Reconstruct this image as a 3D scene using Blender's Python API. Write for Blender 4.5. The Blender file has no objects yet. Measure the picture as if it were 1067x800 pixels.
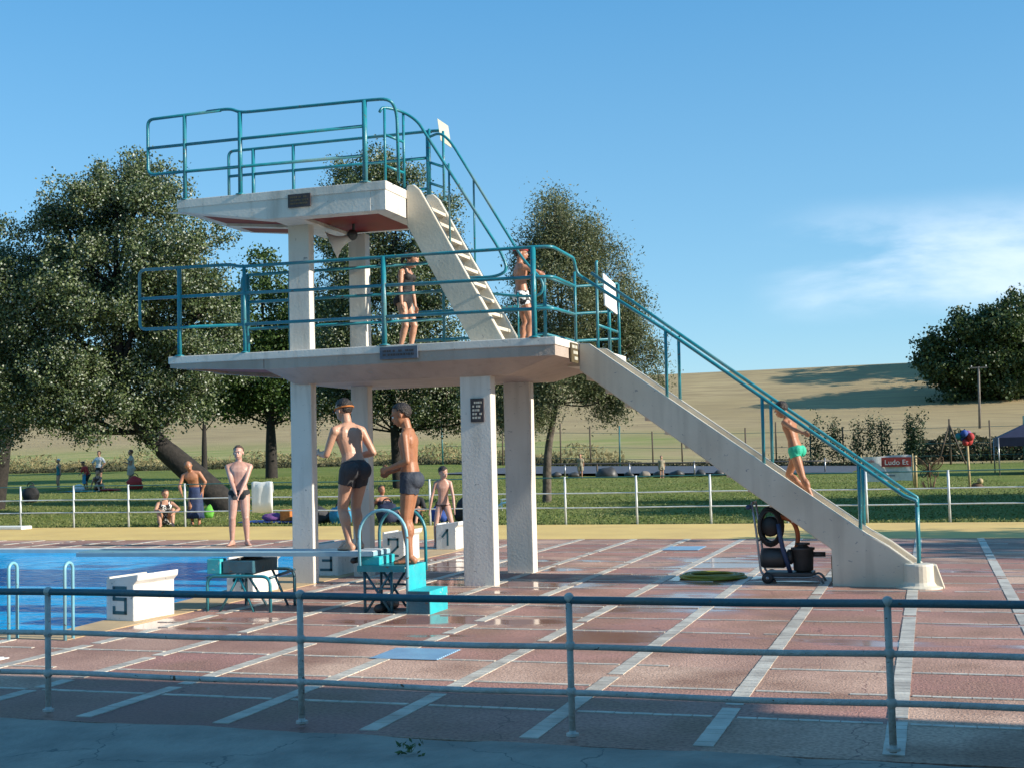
import bpy, bmesh, math, random
import numpy as np
from mathutils import Vector as V, Matrix, Quaternion, noise
random.seed(7); rng = np.random.default_rng(11)
sc = bpy.context.scene
col = sc.collection
R = math.radians
PI = math.pi

# ------------------------------------------------------------------ materials
def mat(name, c1, c2=None, scale=5.0, rough=0.6, bump=0.0, bscale=None, metal=0.0, detail=4.0, lo=.35, hi=.65, spec=.5, coords='Object'):
    m = bpy.data.materials.new(name); m.use_nodes = True
    nt = m.node_tree; n = nt.nodes; L = nt.links
    b = n['Principled BSDF']
    b.inputs['Roughness'].default_value = rough; b.inputs['Metallic'].default_value = metal
    b.inputs['Specular IOR Level'].default_value = spec
    c2 = c2 or tuple(x*.8 for x in c1)
    tc = n.new('ShaderNodeTexCoord')
    t = n.new('ShaderNodeTexNoise'); t.inputs['Scale'].default_value = scale; t.inputs['Detail'].default_value = detail
    L.new(tc.outputs[coords], t.inputs['Vector'])
    r = n.new('ShaderNodeMapRange'); r.inputs['From Min'].default_value = lo; r.inputs['From Max'].default_value = hi
    L.new(t.outputs['Fac'], r.inputs['Value'])
    mx = n.new('ShaderNodeMix'); mx.data_type = 'RGBA'
    mx.inputs[6].default_value = (*c1, 1); mx.inputs[7].default_value = (*c2, 1)
    L.new(r.outputs['Result'], mx.inputs[0]); L.new(mx.outputs[2], b.inputs['Base Color'])
    if bump:
        t2 = n.new('ShaderNodeTexNoise'); t2.inputs['Scale'].default_value = bscale or scale*4; t2.inputs['Detail'].default_value = 5
        L.new(tc.outputs[coords], t2.inputs['Vector'])
        bp = n.new('ShaderNodeBump'); bp.inputs['Strength'].default_value = bump; bp.inputs['Distance'].default_value = .02
        L.new(t2.outputs['Fac'], bp.inputs['Height']); L.new(bp.outputs['Normal'], b.inputs['Normal'])
    m['mix'] = mx.name
    return m

M = {}
M['concrete'] = mat('white_painted_concrete', (.67,.625,.555), (.60,.555,.485), 1.1, .55, .12, 30, detail=8, lo=.45, hi=.85)
M['stair'] = mat('cream_painted_concrete', (.62,.56,.45), (.54,.475,.37), 1.5, .55, .12, 30, detail=8, lo=.4, hi=.75)
def weather(m, chip=(.30,.29,.27), chips=.69, streak=.34):
    nt = m.node_tree; n = nt.nodes; L = nt.links; b = n['Principled BSDF']; mx = n[m['mix']]
    g = n.new('ShaderNodeNewGeometry')
    def nz(scale, det, vec, dist=0):
        k = n.new('ShaderNodeVectorMath'); k.operation = 'MULTIPLY'; k.inputs[1].default_value = vec; L.new(g.outputs['Position'], k.inputs[0])
        t = n.new('ShaderNodeTexNoise'); t.inputs['Scale'].default_value = scale; t.inputs['Detail'].default_value = det; t.inputs['Distortion'].default_value = dist; L.new(k.outputs[0], t.inputs['Vector']); return t.outputs['Fac']
    def rg(src, a, c):
        k = n.new('ShaderNodeMapRange'); k.inputs['From Min'].default_value = a; k.inputs['From Max'].default_value = c; L.new(src, k.inputs['Value']); return k.outputs['Result']
    def mixc(f, a, c, bt='MIX'):
        k = n.new('ShaderNodeMix'); k.data_type = 'RGBA'; k.blend_type = bt; L.new(f, k.inputs[0]); L.new(a, k.inputs[6]); k.inputs[7].default_value = (*c, 1); return k.outputs[2]
    def sc_(f, k_):
        k = n.new('ShaderNodeMath'); k.operation = 'MULTIPLY'; L.new(f, k.inputs[0]); k.inputs[1].default_value = k_; return k.outputs[0]
    c = mixc(sc_(rg(nz(3.2, 6, (2.2,2.2,.22)), .50, .72), streak), mx.outputs[2], (.20,.17,.13))
    c = mixc(sc_(rg(nz(.9, 8, (1,1,1)), .52, .70), .30), c, (.30,.24,.17))
    c = mixc(rg(nz(17, 9, (1,1,1.6), .8), chips, chips+.02), c, chip)
    L.new(c, b.inputs['Base Color'])
weather(M['concrete']); weather(M['stair'], chips=.675, streak=.25)
M['soffit'] = mat('bounce_tinted_soffit', (.42,.34,.28), (.33,.26,.21), 1.2, .6, .4, 30, detail=8); weather(M['soffit'], chips=.67)  # tan includes warm bounce light from the red deck, put into the colour
M['red'] = mat('dark_red_paint', (.19,.004,.009), (.15,.004,.008), 3, .6)
M['teal'] = mat('teal_gloss_paint', (.012,.20,.245), (.010,.155,.20), 9, .35, .1, 60)
M['aqua'] = mat('aqua_paint', (.02,.42,.46), (.018,.34,.39), 6, .45, .2, 50)
M['lightaqua'] = mat('light_aqua_metal', (.18,.42,.50), (.14,.35,.43), 6, .35)
M['board'] = mat('board_blue_grey', (.30,.46,.52), (.24,.38,.45), 4, .4)
M['greyblue'] = mat('grey_blue_paint', (.50,.49,.46), (.38,.38,.36), 14, .5, .5, 60, detail=7)
M['darkteal'] = mat('dark_teal_paint', (.02,.085,.12), (.03,.11,.15), 14, .4, .3, 60, detail=7)
M['whitemetal'] = mat('white_fence_paint', (.62,.64,.64), (.48,.5,.5), 8, .5)
M['greenrail'] = mat('green_rail_paint', (.02,.13,.13), (.02,.10,.11), 8, .5)
M['black'] = mat('black_rubber', (.012,.012,.013), (.02,.02,.02), 10, .5)
M['darkgrey'] = mat('dark_grey_metal', (.05,.05,.052), (.035,.035,.035), 10, .5)
M['steel'] = mat('worn_steel', (.33,.34,.36), (.22,.23,.25), 10, .35, metal=.6)
M['plaque'] = mat('dark_plaque', (.05,.035,.035), (.035,.025,.025), 20, .5)
M['plaqueblue'] = mat('slate_plaque', (.09,.11,.15), (.07,.09,.12), 20, .5)
M['plaquegold'] = mat('brown_plaque', (.10,.075,.035), (.07,.05,.02), 20, .5)
M['letter'] = mat('pale_lettering', (.55,.52,.42), (.42,.4,.33), 20, .6)
M['digit'] = mat('blue_green_digit_paint', (.02,.09,.12), (.03,.11,.14), 12, .6)
M['white'] = mat('white_sheet', (.78,.78,.74), (.7,.7,.66), 6, .6)
M['sign'] = mat('ivory_sign', (.76,.73,.58), (.7,.66,.5), 6, .5)
M['hose'] = mat('yellow_green_hose', (.26,.25,.03), (.2,.19,.02), 10, .45)
M['orange'] = mat('orange_hose', (.42,.11,.03), (.3,.07,.02), 10, .5)
M['bluehose'] = mat('blue_hose', (.03,.06,.14), (.02,.04,.1), 10, .5)
M['wood'] = mat('pale_wood', (.42,.33,.17), (.3,.22,.11), 12, .7)
M['post'] = mat('weathered_post', (.10,.075,.05), (.07,.05,.035), 12, .8)
M['polem'] = mat('pole_wood', (.2,.17,.14), (.14,.12,.1), 4, .8)
M['bark'] = mat('dark_bark', (.026,.021,.017), (.012,.010,.008), 8, .9, .9, 14)
M['bark2'] = mat('grey_bark', (.11,.09,.07), (.05,.04,.03), 8, .9, .9, 14)
M['navy'] = mat('navy_canopy', (.012,.014,.04), (.016,.018,.05), 5, .7)
M['bannerred'] = mat('banner_red', (.42,.05,.035), (.36,.04,.03), 6, .6)
M['bannerwhite'] = mat('banner_white', (.72,.70,.67), (.62,.6,.57), 9, .6)
M['twig'] = mat('brown_twigs', (.13,.07,.035), (.08,.045,.02), 10, .8)
M['pathm'] = mat('grey_asphalt', (.07,.08,.10), (.05,.055,.07), 3, .8)
M['rope'] = mat('grey_tile', (.5,.5,.46), (.4,.4,.37), 12, .6)
M['sand'] = mat('sandy_coping', (.52,.37,.20), (.40,.28,.15), 2.5, .65, .3, 40)
M['coping'] = mat('white_coping', (.66,.64,.6), (.5,.5,.48), 3, .5)
M['ochre'] = mat('ochre_paving', (.66,.46,.15), (.56,.38,.13), .8, .8, .3, 60, detail=7)
M['kerb'] = mat('weathered_concrete', (.30,.275,.235), (.21,.195,.17), 2.6, .85, 1.0, 14, detail=12, lo=.38, hi=.66)
M['deckblue'] = mat('pale_blue_slats', (.34,.52,.66), (.28,.44,.58), 6, .3)
M['wallm'] = mat('cream_render_wall', (.55,.5,.4), (.48,.43,.34), 2, .8, .3)
M['tile'] = mat('white_tiles', (.56,.52,.44), (.34,.30,.25), 3.5, .5, .2, 40, detail=6)
M['roof'] = mat('grey_roof', (.15,.14,.13), None, 4, .8)
M['pooltile'] = mat('pool_blue_wall', (.05,.25,.45), (.04,.2,.4), 3, .4)
for k, c in dict(red=(.45,.03,.03), blue=(.02,.07,.3), navy=(.012,.018,.05), navyblue=(.018,.035,.10), teal=(.02,.2,.22), black=(.012,.012,.014), white=(.75,.74,.72), purple=(.2,.08,.25), cyan=(.03,.25,.42), green=(.12,.4,.04), mint=(.02,.42,.26), brown=(.09,.045,.03), orange=(.5,.16,.03), cream=(.5,.43,.34), stripe=(.3,.3,.32), slate=(.03,.04,.06), khaki=(.3,.26,.18), grey=(.035,.035,.04)).items():
    M['c_'+k] = mat('cloth_'+k, c, tuple(x*.72 for x in c), 14, .75, .4, 40)
def skin(name, c, rough=.45):
    m = mat(name, c, (c[0]*.82, c[1]*.74, c[2]*.70), 7, rough, .12, 60)
    b = m.node_tree.nodes['Principled BSDF']; b.inputs['Subsurface Weight'].default_value = .08; b.inputs['Subsurface Radius'].default_value = (.02,.008,.004); b.inputs['Subsurface Scale'].default_value=.5
    return m
M['skin'] = skin('fair_skin', (.45,.25,.165)); M['skinpink'] = skin('pale_pink_skin', (.47,.275,.215)); M['skintan'] = skin('tanned_skin', (.34,.15,.075), .5); M['skinbrown'] = skin('sunburnt_skin', (.40,.19,.11))
M['hairdark'] = mat('dark_hair', (.014,.010,.009), (.028,.018,.013), 60, .5, .8, 90)
M['hairbrown'] = mat('brown_hair', (.05,.028,.016), (.08,.045,.025), 60, .5, .8, 90)
M['hairgrey'] = mat('grey_hair', (.3,.28,.26), (.2,.19,.18), 60, .5, .8, 90)
M['hairred'] = mat('auburn_hair', (.16,.05,.025), (.1,.03,.015), 60, .5, .8, 90)

for k_ in ('teal','greyblue','darkteal','lightaqua'): weather(M[k_], chip=(.10,.055,.03), chips=.66, streak=.15)
M['block'] = mat('starting_block_paint', (.70,.69,.66), (.6,.59,.56), 2, .6, .2, 40); weather(M['block'], chips=.66, streak=.3)
weather(M['aqua'], chip=(.25,.4,.4), chips=.655, streak=.12)
def checker_pattern(m, ca, cb, scale):      # two-tone printed cloth
    nt = m.node_tree; n = nt.nodes; mx = n[m['mix']]; mx.inputs[6].default_value = (*ca,1); mx.inputs[7].default_value = (*cb,1)
    for k in n:
        if k.type == 'MAP_RANGE': k.inputs['From Min'].default_value = .49; k.inputs['From Max'].default_value = .51
        if k.type == 'TEX_NOISE': k.inputs['Scale'].default_value = scale
M['c_print'] = mat('black_white_print', (.7,.7,.7)); checker_pattern(M['c_print'], (.75,.75,.72), (.01,.01,.012), 16)
M['c_zebra'] = mat('black_white_zebra', (.7,.7,.7)); checker_pattern(M['c_zebra'], (.7,.7,.68), (.01,.01,.012), 13)

def leafmat(name, cols, rough=.55, trans=.35):
    m = bpy.data.materials.new(name); m.use_nodes = True; nt = m.node_tree; n = nt.nodes; L = nt.links
    for k in list(n): n.remove(k)
    out = n.new('ShaderNodeOutputMaterial'); g = n.new('ShaderNodeNewGeometry')
    cr = n.new('ShaderNodeValToRGB'); cr.color_ramp.interpolation = 'LINEAR'
    els = cr.color_ramp.elements
    els[0].position = 0; els[0].color = (*cols[0],1); els[1].position = 1; els[1].color = (*cols[-1],1)
    for i, c in enumerate(cols[1:-1]):
        e = els.new((i+1)/(len(cols)-1)); e.color = (*c,1)
    L.new(g.outputs['Random Per Island'], cr.inputs['Fac'])
    p = n.new('ShaderNodeBsdfPrincipled'); p.inputs['Roughness'].default_value = rough
    L.new(cr.outputs['Color'], p.inputs['Base Color'])
    t = n.new('ShaderNodeBsdfTranslucent'); L.new(cr.outputs['Color'], t.inputs['Color'])
    mx = n.new('ShaderNodeMixShader'); mx.inputs[0].default_value = trans
    L.new(p.outputs[0], mx.inputs[1]); L.new(t.outputs[0], mx.inputs[2]); L.new(mx.outputs[0], out.inputs['Surface'])
    return m
M['leafsilver'] = leafmat('silver_poplar_leaves', [(.028,.05,.014),(.04,.07,.02),(.06,.09,.025),(.08,.11,.035),(.11,.145,.05),(.15,.185,.08),(.48,.50,.42)], .5, .2)
M['leafdark'] = leafmat('dark_green_leaves', [(.025,.05,.014),(.04,.07,.018),(.065,.10,.025)], .5, .25)
M['leafgreen'] = leafmat('lime_tree_leaves', [(.03,.06,.015),(.05,.095,.02),(.09,.15,.03)], .5, .35)
M['leafwillow'] = leafmat('willow_leaves', [(.08,.10,.04),(.12,.14,.06),(.20,.21,.11)], .5, .3)
M['leafvine'] = leafmat('vine_leaves', [(.015,.035,.015),(.03,.06,.02),(.05,.08,.03)], .6, .2)
M['lawnblades'] = leafmat('lawn_grass_blades', [(.07,.105,.022),(.13,.16,.04),(.24,.235,.085)], .7, .3)
M['drygrass'] = leafmat('dry_grass', [(.13,.12,.05),(.24,.20,.09),(.34,.28,.14)], .8, .3)
M['hedge'] = leafmat('rough_hedge_leaves', [(.02,.03,.012),(.045,.05,.02),(.10,.085,.04)], .8, .2)

# ------------------------------------------------------------------ mesh helpers
class MB:
    def __init__(s): s.v = []; s.f = []
    def add(s, vs, fs):
        k = len(s.v); s.v += [tuple(v) for v in vs]; s.f += [tuple(i+k for i in f) for f in fs]; return s
    def box(s, a, b):
        (x0,y0,z0),(x1,y1,z1) = a, b
        return s.add([(x0,y0,z0),(x1,y0,z0),(x1,y1,z0),(x0,y1,z0),(x0,y0,z1),(x1,y0,z1),(x1,y1,z1),(x0,y1,z1)],
                     [(3,2,1,0),(4,5,6,7),(0,1,5,4),(1,2,6,5),(2,3,7,6),(3,0,4,7)])
    def prism(s, pts, vec):            # planar polygon extruded along vec
        n = len(pts); vec = V(vec); P = [V(p) for p in pts]
        return s.add(P+[p+vec for p in P], [tuple(range(n)), tuple(range(2*n-1,n-1,-1))]+[(i,i+n,(i+1)%n+n,(i+1)%n) for i in range(n)])
    def poly(s, pts): return s.add(pts, [tuple(range(len(pts)))])
    def tube(s, pts, r, n=8, closed=False, caps=True):
        P = [V(p) for p in pts]; m = len(P); rr = r if isinstance(r,(list,tuple)) else [r]*m
        k = len(s.v); ref = None
        for i in range(m):
            if closed: t = (P[(i+1)%m]-P[i-1])
            else: t = (P[min(i+1,m-1)]-P[max(i-1,0)])
            t.normalize()
            if ref is None: ref = V((0,0,1)) if abs(t.z)<.9 else V((1,0,0))
            a = t.cross(ref);
            if a.length < 1e-4: a = t.cross(V((0,1,0)))
            a.normalize(); b = a.cross(t).normalized(); ref = b
            for j in range(n):
                w = 2*PI*j/n; s.v.append(tuple(P[i]+(a*math.cos(w)+b*math.sin(w))*rr[i]))
        for i in range(m if closed else m-1):
            for j in range(n):
                i2 = (i+1)%m
                s.f.append((k+i*n+j, k+i*n+(j+1)%n, k+i2*n+(j+1)%n, k+i2*n+j))
        if caps and not closed:
            s.f.append(tuple(k+j for j in range(n-1,-1,-1))); s.f.append(tuple(k+(m-1)*n+j for j in range(n)))
        return s
    def lathe(s, c, prof, n=20, axis='z'):
        k = len(s.v); c = V(c)
        for r, h in prof:
            for j in range(n):
                w = 2*PI*j/n; a, b = r*math.cos(w), r*math.sin(w)
                s.v.append(tuple(c+V({'z':(a,b,h),'x':(h,a,b),'y':(a,h,b)}[axis])))
        m = len(prof)
        for i in range(m-1):
            for j in range(n): s.f.append((k+i*n+j,k+i*n+(j+1)%n,k+(i+1)*n+(j+1)%n,k+(i+1)*n+j))
        s.f.append(tuple(k+j for j in range(n-1,-1,-1))); s.f.append(tuple(k+(m-1)*n+j for j in range(n)))
        return s
    def ball(s, c, r, n=10, m=7, sc3=(1,1,1), rot=None):
        k = len(s.v); c = V(c)
        for i in range(1,m):
            ph = PI*i/m
            for j in range(n):
                w = 2*PI*j/n; p = V((math.sin(ph)*math.cos(w)*sc3[0], math.sin(ph)*math.sin(w)*sc3[1], math.cos(ph)*sc3[2]))*r
                if rot: p = rot @ p
                s.v.append(tuple(c+p))
        for sg in (1,-1):
            p = V((0,0,sg*r*sc3[2]));
            if rot: p = rot @ p
            s.v.append(tuple(c+p))
        t, b = k+(m-1)*n, k+(m-1)*n+1
        for i in range(m-2):
            for j in range(n): s.f.append((k+i*n+j,k+(i+1)*n+j,k+(i+1)*n+(j+1)%n,k+i*n+(j+1)%n))
        for j in range(n):
            s.f.append((t,k+j,k+(j+1)%n)); s.f.append((b,k+(m-2)*n+(j+1)%n,k+(m-2)*n+j))
        return s
    def build(s, name, m, parent=None, smooth=False, bevel=0, loc=None):
        me = bpy.data.meshes.new(name); me.from_pydata(s.v, [], s.f); me.validate(); me.update()
        if smooth: me.polygons.foreach_set('use_smooth', [True]*len(me.polygons))
        bmm = bmesh.new(); bmm.from_mesh(me); bmesh.ops.recalc_face_normals(bmm, faces=bmm.faces)
        if bevel:
            bmesh.ops.remove_doubles(bmm, verts=bmm.verts, dist=1e-5)
            ed = [e for e in bmm.edges if len(e.link_faces)==2 and e.calc_face_angle(0) > .5]
            bmesh.ops.bevel(bmm, geom=ed, offset=bevel, segments=2, affect='EDGES', profile=.6, clamp_overlap=True)
        bmm.to_mesh(me); bmm.free()
        me.materials.append(M[m] if isinstance(m,str) else m)
        o = bpy.data.objects.new(name, me); col.objects.link(o)
        if parent: 
            o.parent = parent
            w = V((0,0,0)); q = parent; loc_ = False
            while q: w += q.location; loc_ = loc_ or bool(q.get('local')); q = q.parent
            if not loc_: o.location = -w      # geometry given in world coordinates
        return o
def tag(o, label=None, cat=None, group=None, kind=None):
    if label: o['label'] = label
    if cat: o['category'] = cat
    if group: o['group'] = group
    if kind: o['kind'] = kind
    return o
def empty(name, loc, label, cat, group=None, local=False):
    o = bpy.data.objects.new(name, None); col.objects.link(o); o.location = loc; o.empty_display_size = .2
    if local: o['local'] = 1
    return tag(o, label, cat, group)
def recentre(o):                           # origin of a one-mesh thing to its base
    me = o.data; c = [v.co for v in me.vertices]
    b = V(((min(v.x for v in c)+max(v.x for v in c))/2, (min(v.y for v in c)+max(v.y for v in c))/2, min(v.z for v in c)))
    me.transform(Matrix.Translation(-b)); o.location = o.location + b
    return o
def arc(c, a, b, r, t0, t1, n=8):         # points c + r(cos t a + sin t b)
    c, a, b = V(c), V(a), V(b)
    return [c+(a*math.cos(t0+(t1-t0)*i/n)+b*math.sin(t0+(t1-t0)*i/n))*r for i in range(n+1)]
def roundpath(pts, r, n=5, closed=False):
    P = [V(p) for p in pts]; out = []; m = len(P)
    for i in range(m):
        if not closed and i in (0, m-1): out.append(P[i]); continue
        a, b, c = P[i-1], P[i], P[(i+1)%m]
        ra = min(r, (a-b).length*.45); rb = min(r, (c-b).length*.45)
        p, q = b+(a-b).normalized()*ra, b+(c-b).normalized()*rb
        for k in range(n+1):
            t = k/n; out.append(p*(1-t)**2+b*2*t*(1-t)+q*t*t)
    return out

# ------------------------------------------------------------------ camera, sun, sky
cam = bpy.data.objects.new('camera', bpy.data.cameras.new('camera')); col.objects.link(cam); sc.camera = cam
cx, cy, cf = V((.95053,.30970,-.02386)), V((-.03943,.04411,-.99825)), V((-.30811,.94981,.05414))
cam.matrix_world = Matrix(((cx.x,-cy.x,-cf.x,0),(cx.y,-cy.y,-cf.y,0),(cx.z,-cy.z,-cf.z,1.6),(0,0,0,1)))
cam.data.lens = 36*1335/1067; cam.data.sensor_width = 36; cam.data.clip_end = 5000; cam.data.clip_start = .05
AZ, EL = R(-2.6), R(23.5)                     # sun: from +X, a little towards +Y
sd = V((math.cos(AZ)*math.cos(EL), math.sin(AZ)*math.cos(EL), math.sin(EL)))
sun = bpy.data.objects.new('sun', bpy.data.lights.new('sun', 'SUN')); col.objects.link(sun)
sun.data.energy = 5.0; sun.data.angle = R(.5); sun.data.color = (1,.92,.79); sun.location = (30,10,30)
sun.rotation_euler = sd.to_track_quat('Z','Y').to_euler()
w = bpy.data.worlds.new('World'); sc.world = w; w.use_nodes = True
nt = w.node_tree; n = nt.nodes; L = nt.links
bg = n['Background']; bg.inputs['Strength'].default_value = .104
sky = n.new('ShaderNodeTexSky'); sky.sky_type = 'NISHITA'; sky.sun_disc = False
sky.sun_elevation = EL; sky.sun_rotation = R(91.8); sky.air_density = 1.0; sky.dust_density = .05; sky.ozone_density = 4.5; sky.altitude = 100
tc = n.new('ShaderNodeTexCoord')
def vm(op, a, b=None):
    k = n.new('ShaderNodeVectorMath'); k.operation = op; L.new(a, k.inputs[0])
    if b is not None: k.inputs[1].default_value = b
    return k
def mr(src, a, b, c=0, d=1, sm=True):
    k = n.new('ShaderNodeMapRange'); k.interpolation_type = 'SMOOTHSTEP' if sm else 'LINEAR'
    L.new(src, k.inputs['Value']); k.inputs['From Min'].default_value = a; k.inputs['From Max'].default_value = b
    k.inputs['To Min'].default_value = c; k.inputs['To Max'].default_value = d; return k.outputs['Result']
def mul(a, b):
    k = n.new('ShaderNodeMath'); k.operation = 'MULTIPLY'; L.new(a, k.inputs[0])
    if isinstance(b,(int,float)): k.inputs[1].default_value = b
    else: L.new(b, k.inputs[1])
    return k.outputs[0]
st = vm('MULTIPLY', tc.outputs['Generated'], (1.3,1.3,4.6))
nz = n.new('ShaderNodeTexNoise'); nz.inputs['Scale'].default_value = 3.6; nz.inputs['Detail'].default_value = 9; nz.inputs['Distortion'].default_value = .25; nz.inputs['Roughness'].default_value = .56
L.new(st.outputs[0], nz.inputs['Vector'])
dt = vm('DOT_PRODUCT', tc.outputs['Generated'], (.045,.990,.131))
sep = n.new('ShaderNodeSeparateXYZ'); L.new(tc.outputs['Generated'], sep.inputs[0])
mask = mul(mul(mr(dt.outputs['Value'], .982, .9985), mr(sep.outputs['Z'], .088, .112)), mr(sep.outputs['Z'], .19, .14))
cl = mul(mul(mask, mr(nz.outputs['Fac'], .41, .70)), .74)
mxs = n.new('ShaderNodeMix'); mxs.data_type = 'RGBA'; L.new(cl, mxs.inputs[0]); 
hs = n.new('ShaderNodeHueSaturation'); hs.inputs['Saturation'].default_value = 1.14; hs.inputs['Value'].default_value = 1.0; hs.inputs['Hue'].default_value = .488
L.new(sky.outputs[0], hs.inputs['Color']); 
fl = n.new('ShaderNodeMix'); fl.data_type = 'RGBA'; fl.inputs[0].default_value = .55; L.new(hs.outputs[0], fl.inputs[6]); 
cr_ = n.new('ShaderNodeMix'); cr_.data_type = 'RGBA'; cr_.inputs[6].default_value = (2.3,4.1,5.4,1); cr_.inputs[7].default_value = (.75,2.55,4.9,1)
sp_ = n.new('ShaderNodeSeparateXYZ'); L.new(tc.outputs['Generated'], sp_.inputs[0]); L.new(mr(sp_.outputs['Z'], .02, .36, sm=False), cr_.inputs[0]); L.new(cr_.outputs[2], fl.inputs[7])
L.new(fl.outputs[2], mxs.inputs[6]); mxs.inputs[7].default_value = (5.6,6.5,7.4,1)
L.new(mxs.outputs[2], bg.inputs['Color'])
sc.view_settings.view_transform = 'Standard'; sc.view_settings.look = 'None'; sc.view_settings.gamma = 1; sc.view_settings.exposure = .74
sc.cycles.use_denoising = True
sc.cycles.max_bounces = 6; sc.cycles.diffuse_bounces = 3; sc.cycles.glossy_bounces = 3; sc.cycles.transmission_bounces = 4

# ------------------------------------------------------------------ ground sheet and field
ZT = [(-2000,-.03),(27.5,-.03),(38,.15),(48,.45),(60,.74),(76,.95),(95,1.5),(130,2.4),(158,3.1),(180,4.9),(202,8.0),(232,15.4),(244,16.3),(265,17),(330,18),(3000,20)]
def terr(x, y):
    for (a,za),(b,zb) in zip(ZT, ZT[1:]):
        if a <= y <= b:
            t = (y-a)/(b-a); z = za+(zb-za)*t; break
    if 30 < y < 110:
        k = min(1, max(0, (-x-12)/18)); f = .4+.6*k
        w_ = min(1, (y-30)/6)*min(1, max(0,(110-y)/30)); z = z*(1-w_)+z*f*w_
    if y > 120: z += (noise.noise(V((x*.012,y*.012,0)))*.8 - max(0, x)*.012)*min(1,(y-120)/60)
    return z
PX0, PX1, PY0, PY1 = -45, -7.95, 10.15, 20.55
xs = sorted(set([-1500,-900,-500,-300,-200,-150,-120,-100]+[round(-90+i*3,2) for i in range(0,27)]+[PX0,PX1]+[round(-9+i*2.5,2) for i in range(30)]+[80,120,180,300,600,1200]))
ys = sorted(set([-400,-100,-30,-8,0,5.9,PY0,PY1,24]+[27.5+i*1.75 for i in range(36)]+[92+i*4 for i in range(45)]+[275,290,320,400,700,1500,2900]))
mb = MB(); idx = {}
for j,y in enumerate(ys):
    for i,x in enumerate(xs): idx[i,j] = len(mb.v); mb.v.append((x,y,terr(x,y)))
for j in range(len(ys)-1):
    for i in range(len(xs)-1):
        xm, ym = (xs[i]+xs[i+1])/2, (ys[j]+ys[j+1])/2
        if PX0 < xm < PX1 and PY0 < ym < PY1: continue
        mb.f.append((idx[i,j],idx[i+1,j],idx[i+1,j+1],idx[i,j+1]))
def groundmat():
    m = bpy.data.materials.new('lawn_and_stubble_field'); m.use_nodes = True; nt = m.node_tree; n = nt.nodes; L = nt.links
    b = n['Principled BSDF']; b.inputs['Roughness'].default_value = .9; b.inputs['Specular IOR Level'].default_value = .1
    g = n.new('ShaderNodeNewGeometry'); s = n.new('ShaderNodeSeparateXYZ'); L.new(g.outputs['Position'], s.inputs[0])
    def nz(scale, det=6, vec=(1,1,1)):
        mp = n.new('ShaderNodeVectorMath'); mp.operation='MULTIPLY'; mp.inputs[1].default_value = vec; L.new(g.outputs['Position'], mp.inputs[0])
        t = n.new('ShaderNodeTexNoise'); t.inputs['Scale'].default_value = scale; t.inputs['Detail'].default_value = det; L.new(mp.outputs[0], t.inputs['Vector']); return t.outputs['Fac']
    def rng_(src,a,b_): 
        k = n.new('ShaderNodeMapRange'); k.inputs['From Min'].default_value=a; k.inputs['From Max'].default_value=b_; L.new(src,k.inputs['Value']); return k.outputs['Result']
    def mixc(f, a, c):
        k = n.new('ShaderNodeMix'); k.data_type='RGBA'; L.new(f,k.inputs[0])
        for i_, q in ((6,a),(7,c)):
            if isinstance(q, tuple): k.inputs[i_].default_value=(*q,1)
            else: L.new(q,k.inputs[i_])
        return k.outputs[2]
    def math_(op,a,b_):
        k=n.new('ShaderNodeMath'); k.operation=op
        for i_,q in ((0,a),(1,b_)):
            if isinstance(q,(int,float)): k.inputs[i_].default_value=q
            else: L.new(q,k.inputs[i_])
        return k.outputs[0]
    lawn = mixc(rng_(nz(.35,9),.38,.62), (.15,.19,.036), (.31,.285,.095))
    lawn = mixc(rng_(nz(5,8),.35,.7), lawn, (.17,.20,.05))
    lawn = mixc(rng_(nz(60,3),.3,.75), lawn, (.085,.125,.025))
    stub = mixc(rng_(nz(.05,8),.35,.65), (.43,.335,.185), (.345,.265,.14))
    stub = mixc(rng_(nz(1.2,8,(.12,1,1)),.42,.62), stub, (.30,.23,.13))
    green = mixc(rng_(nz(.1,8),.35,.65), (.20,.24,.07), (.36,.31,.14))
    xw = rng_(math_('ADD', s.outputs['X'], math_('MULTIPLY', nz(.05,3), 20)), -22, -4)
    field = mixc(xw, green, stub)
    far = rng_(s.outputs['Y'], 150, 175); field = mixc(far, field, stub)
    yy = math_('ADD', s.outputs['Y'], math_('MULTIPLY', nz(.25,5), 8))
    colr = mixc(rng_(yy, 82, 86), lawn, field)
    L.new(colr, b.inputs['Base Color'])
    bp = n.new('ShaderNodeBump'); bp.inputs['Strength'].default_value=.9; bp.inputs['Distance'].default_value=.12
    L.new(nz(9,7), bp.inputs['Height']); L.new(bp.outputs[0], b.inputs['Normal'])
    return m
M['ground'] = groundmat()
tag(mb.build('ground', 'ground', smooth=True), kind='structure')

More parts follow.
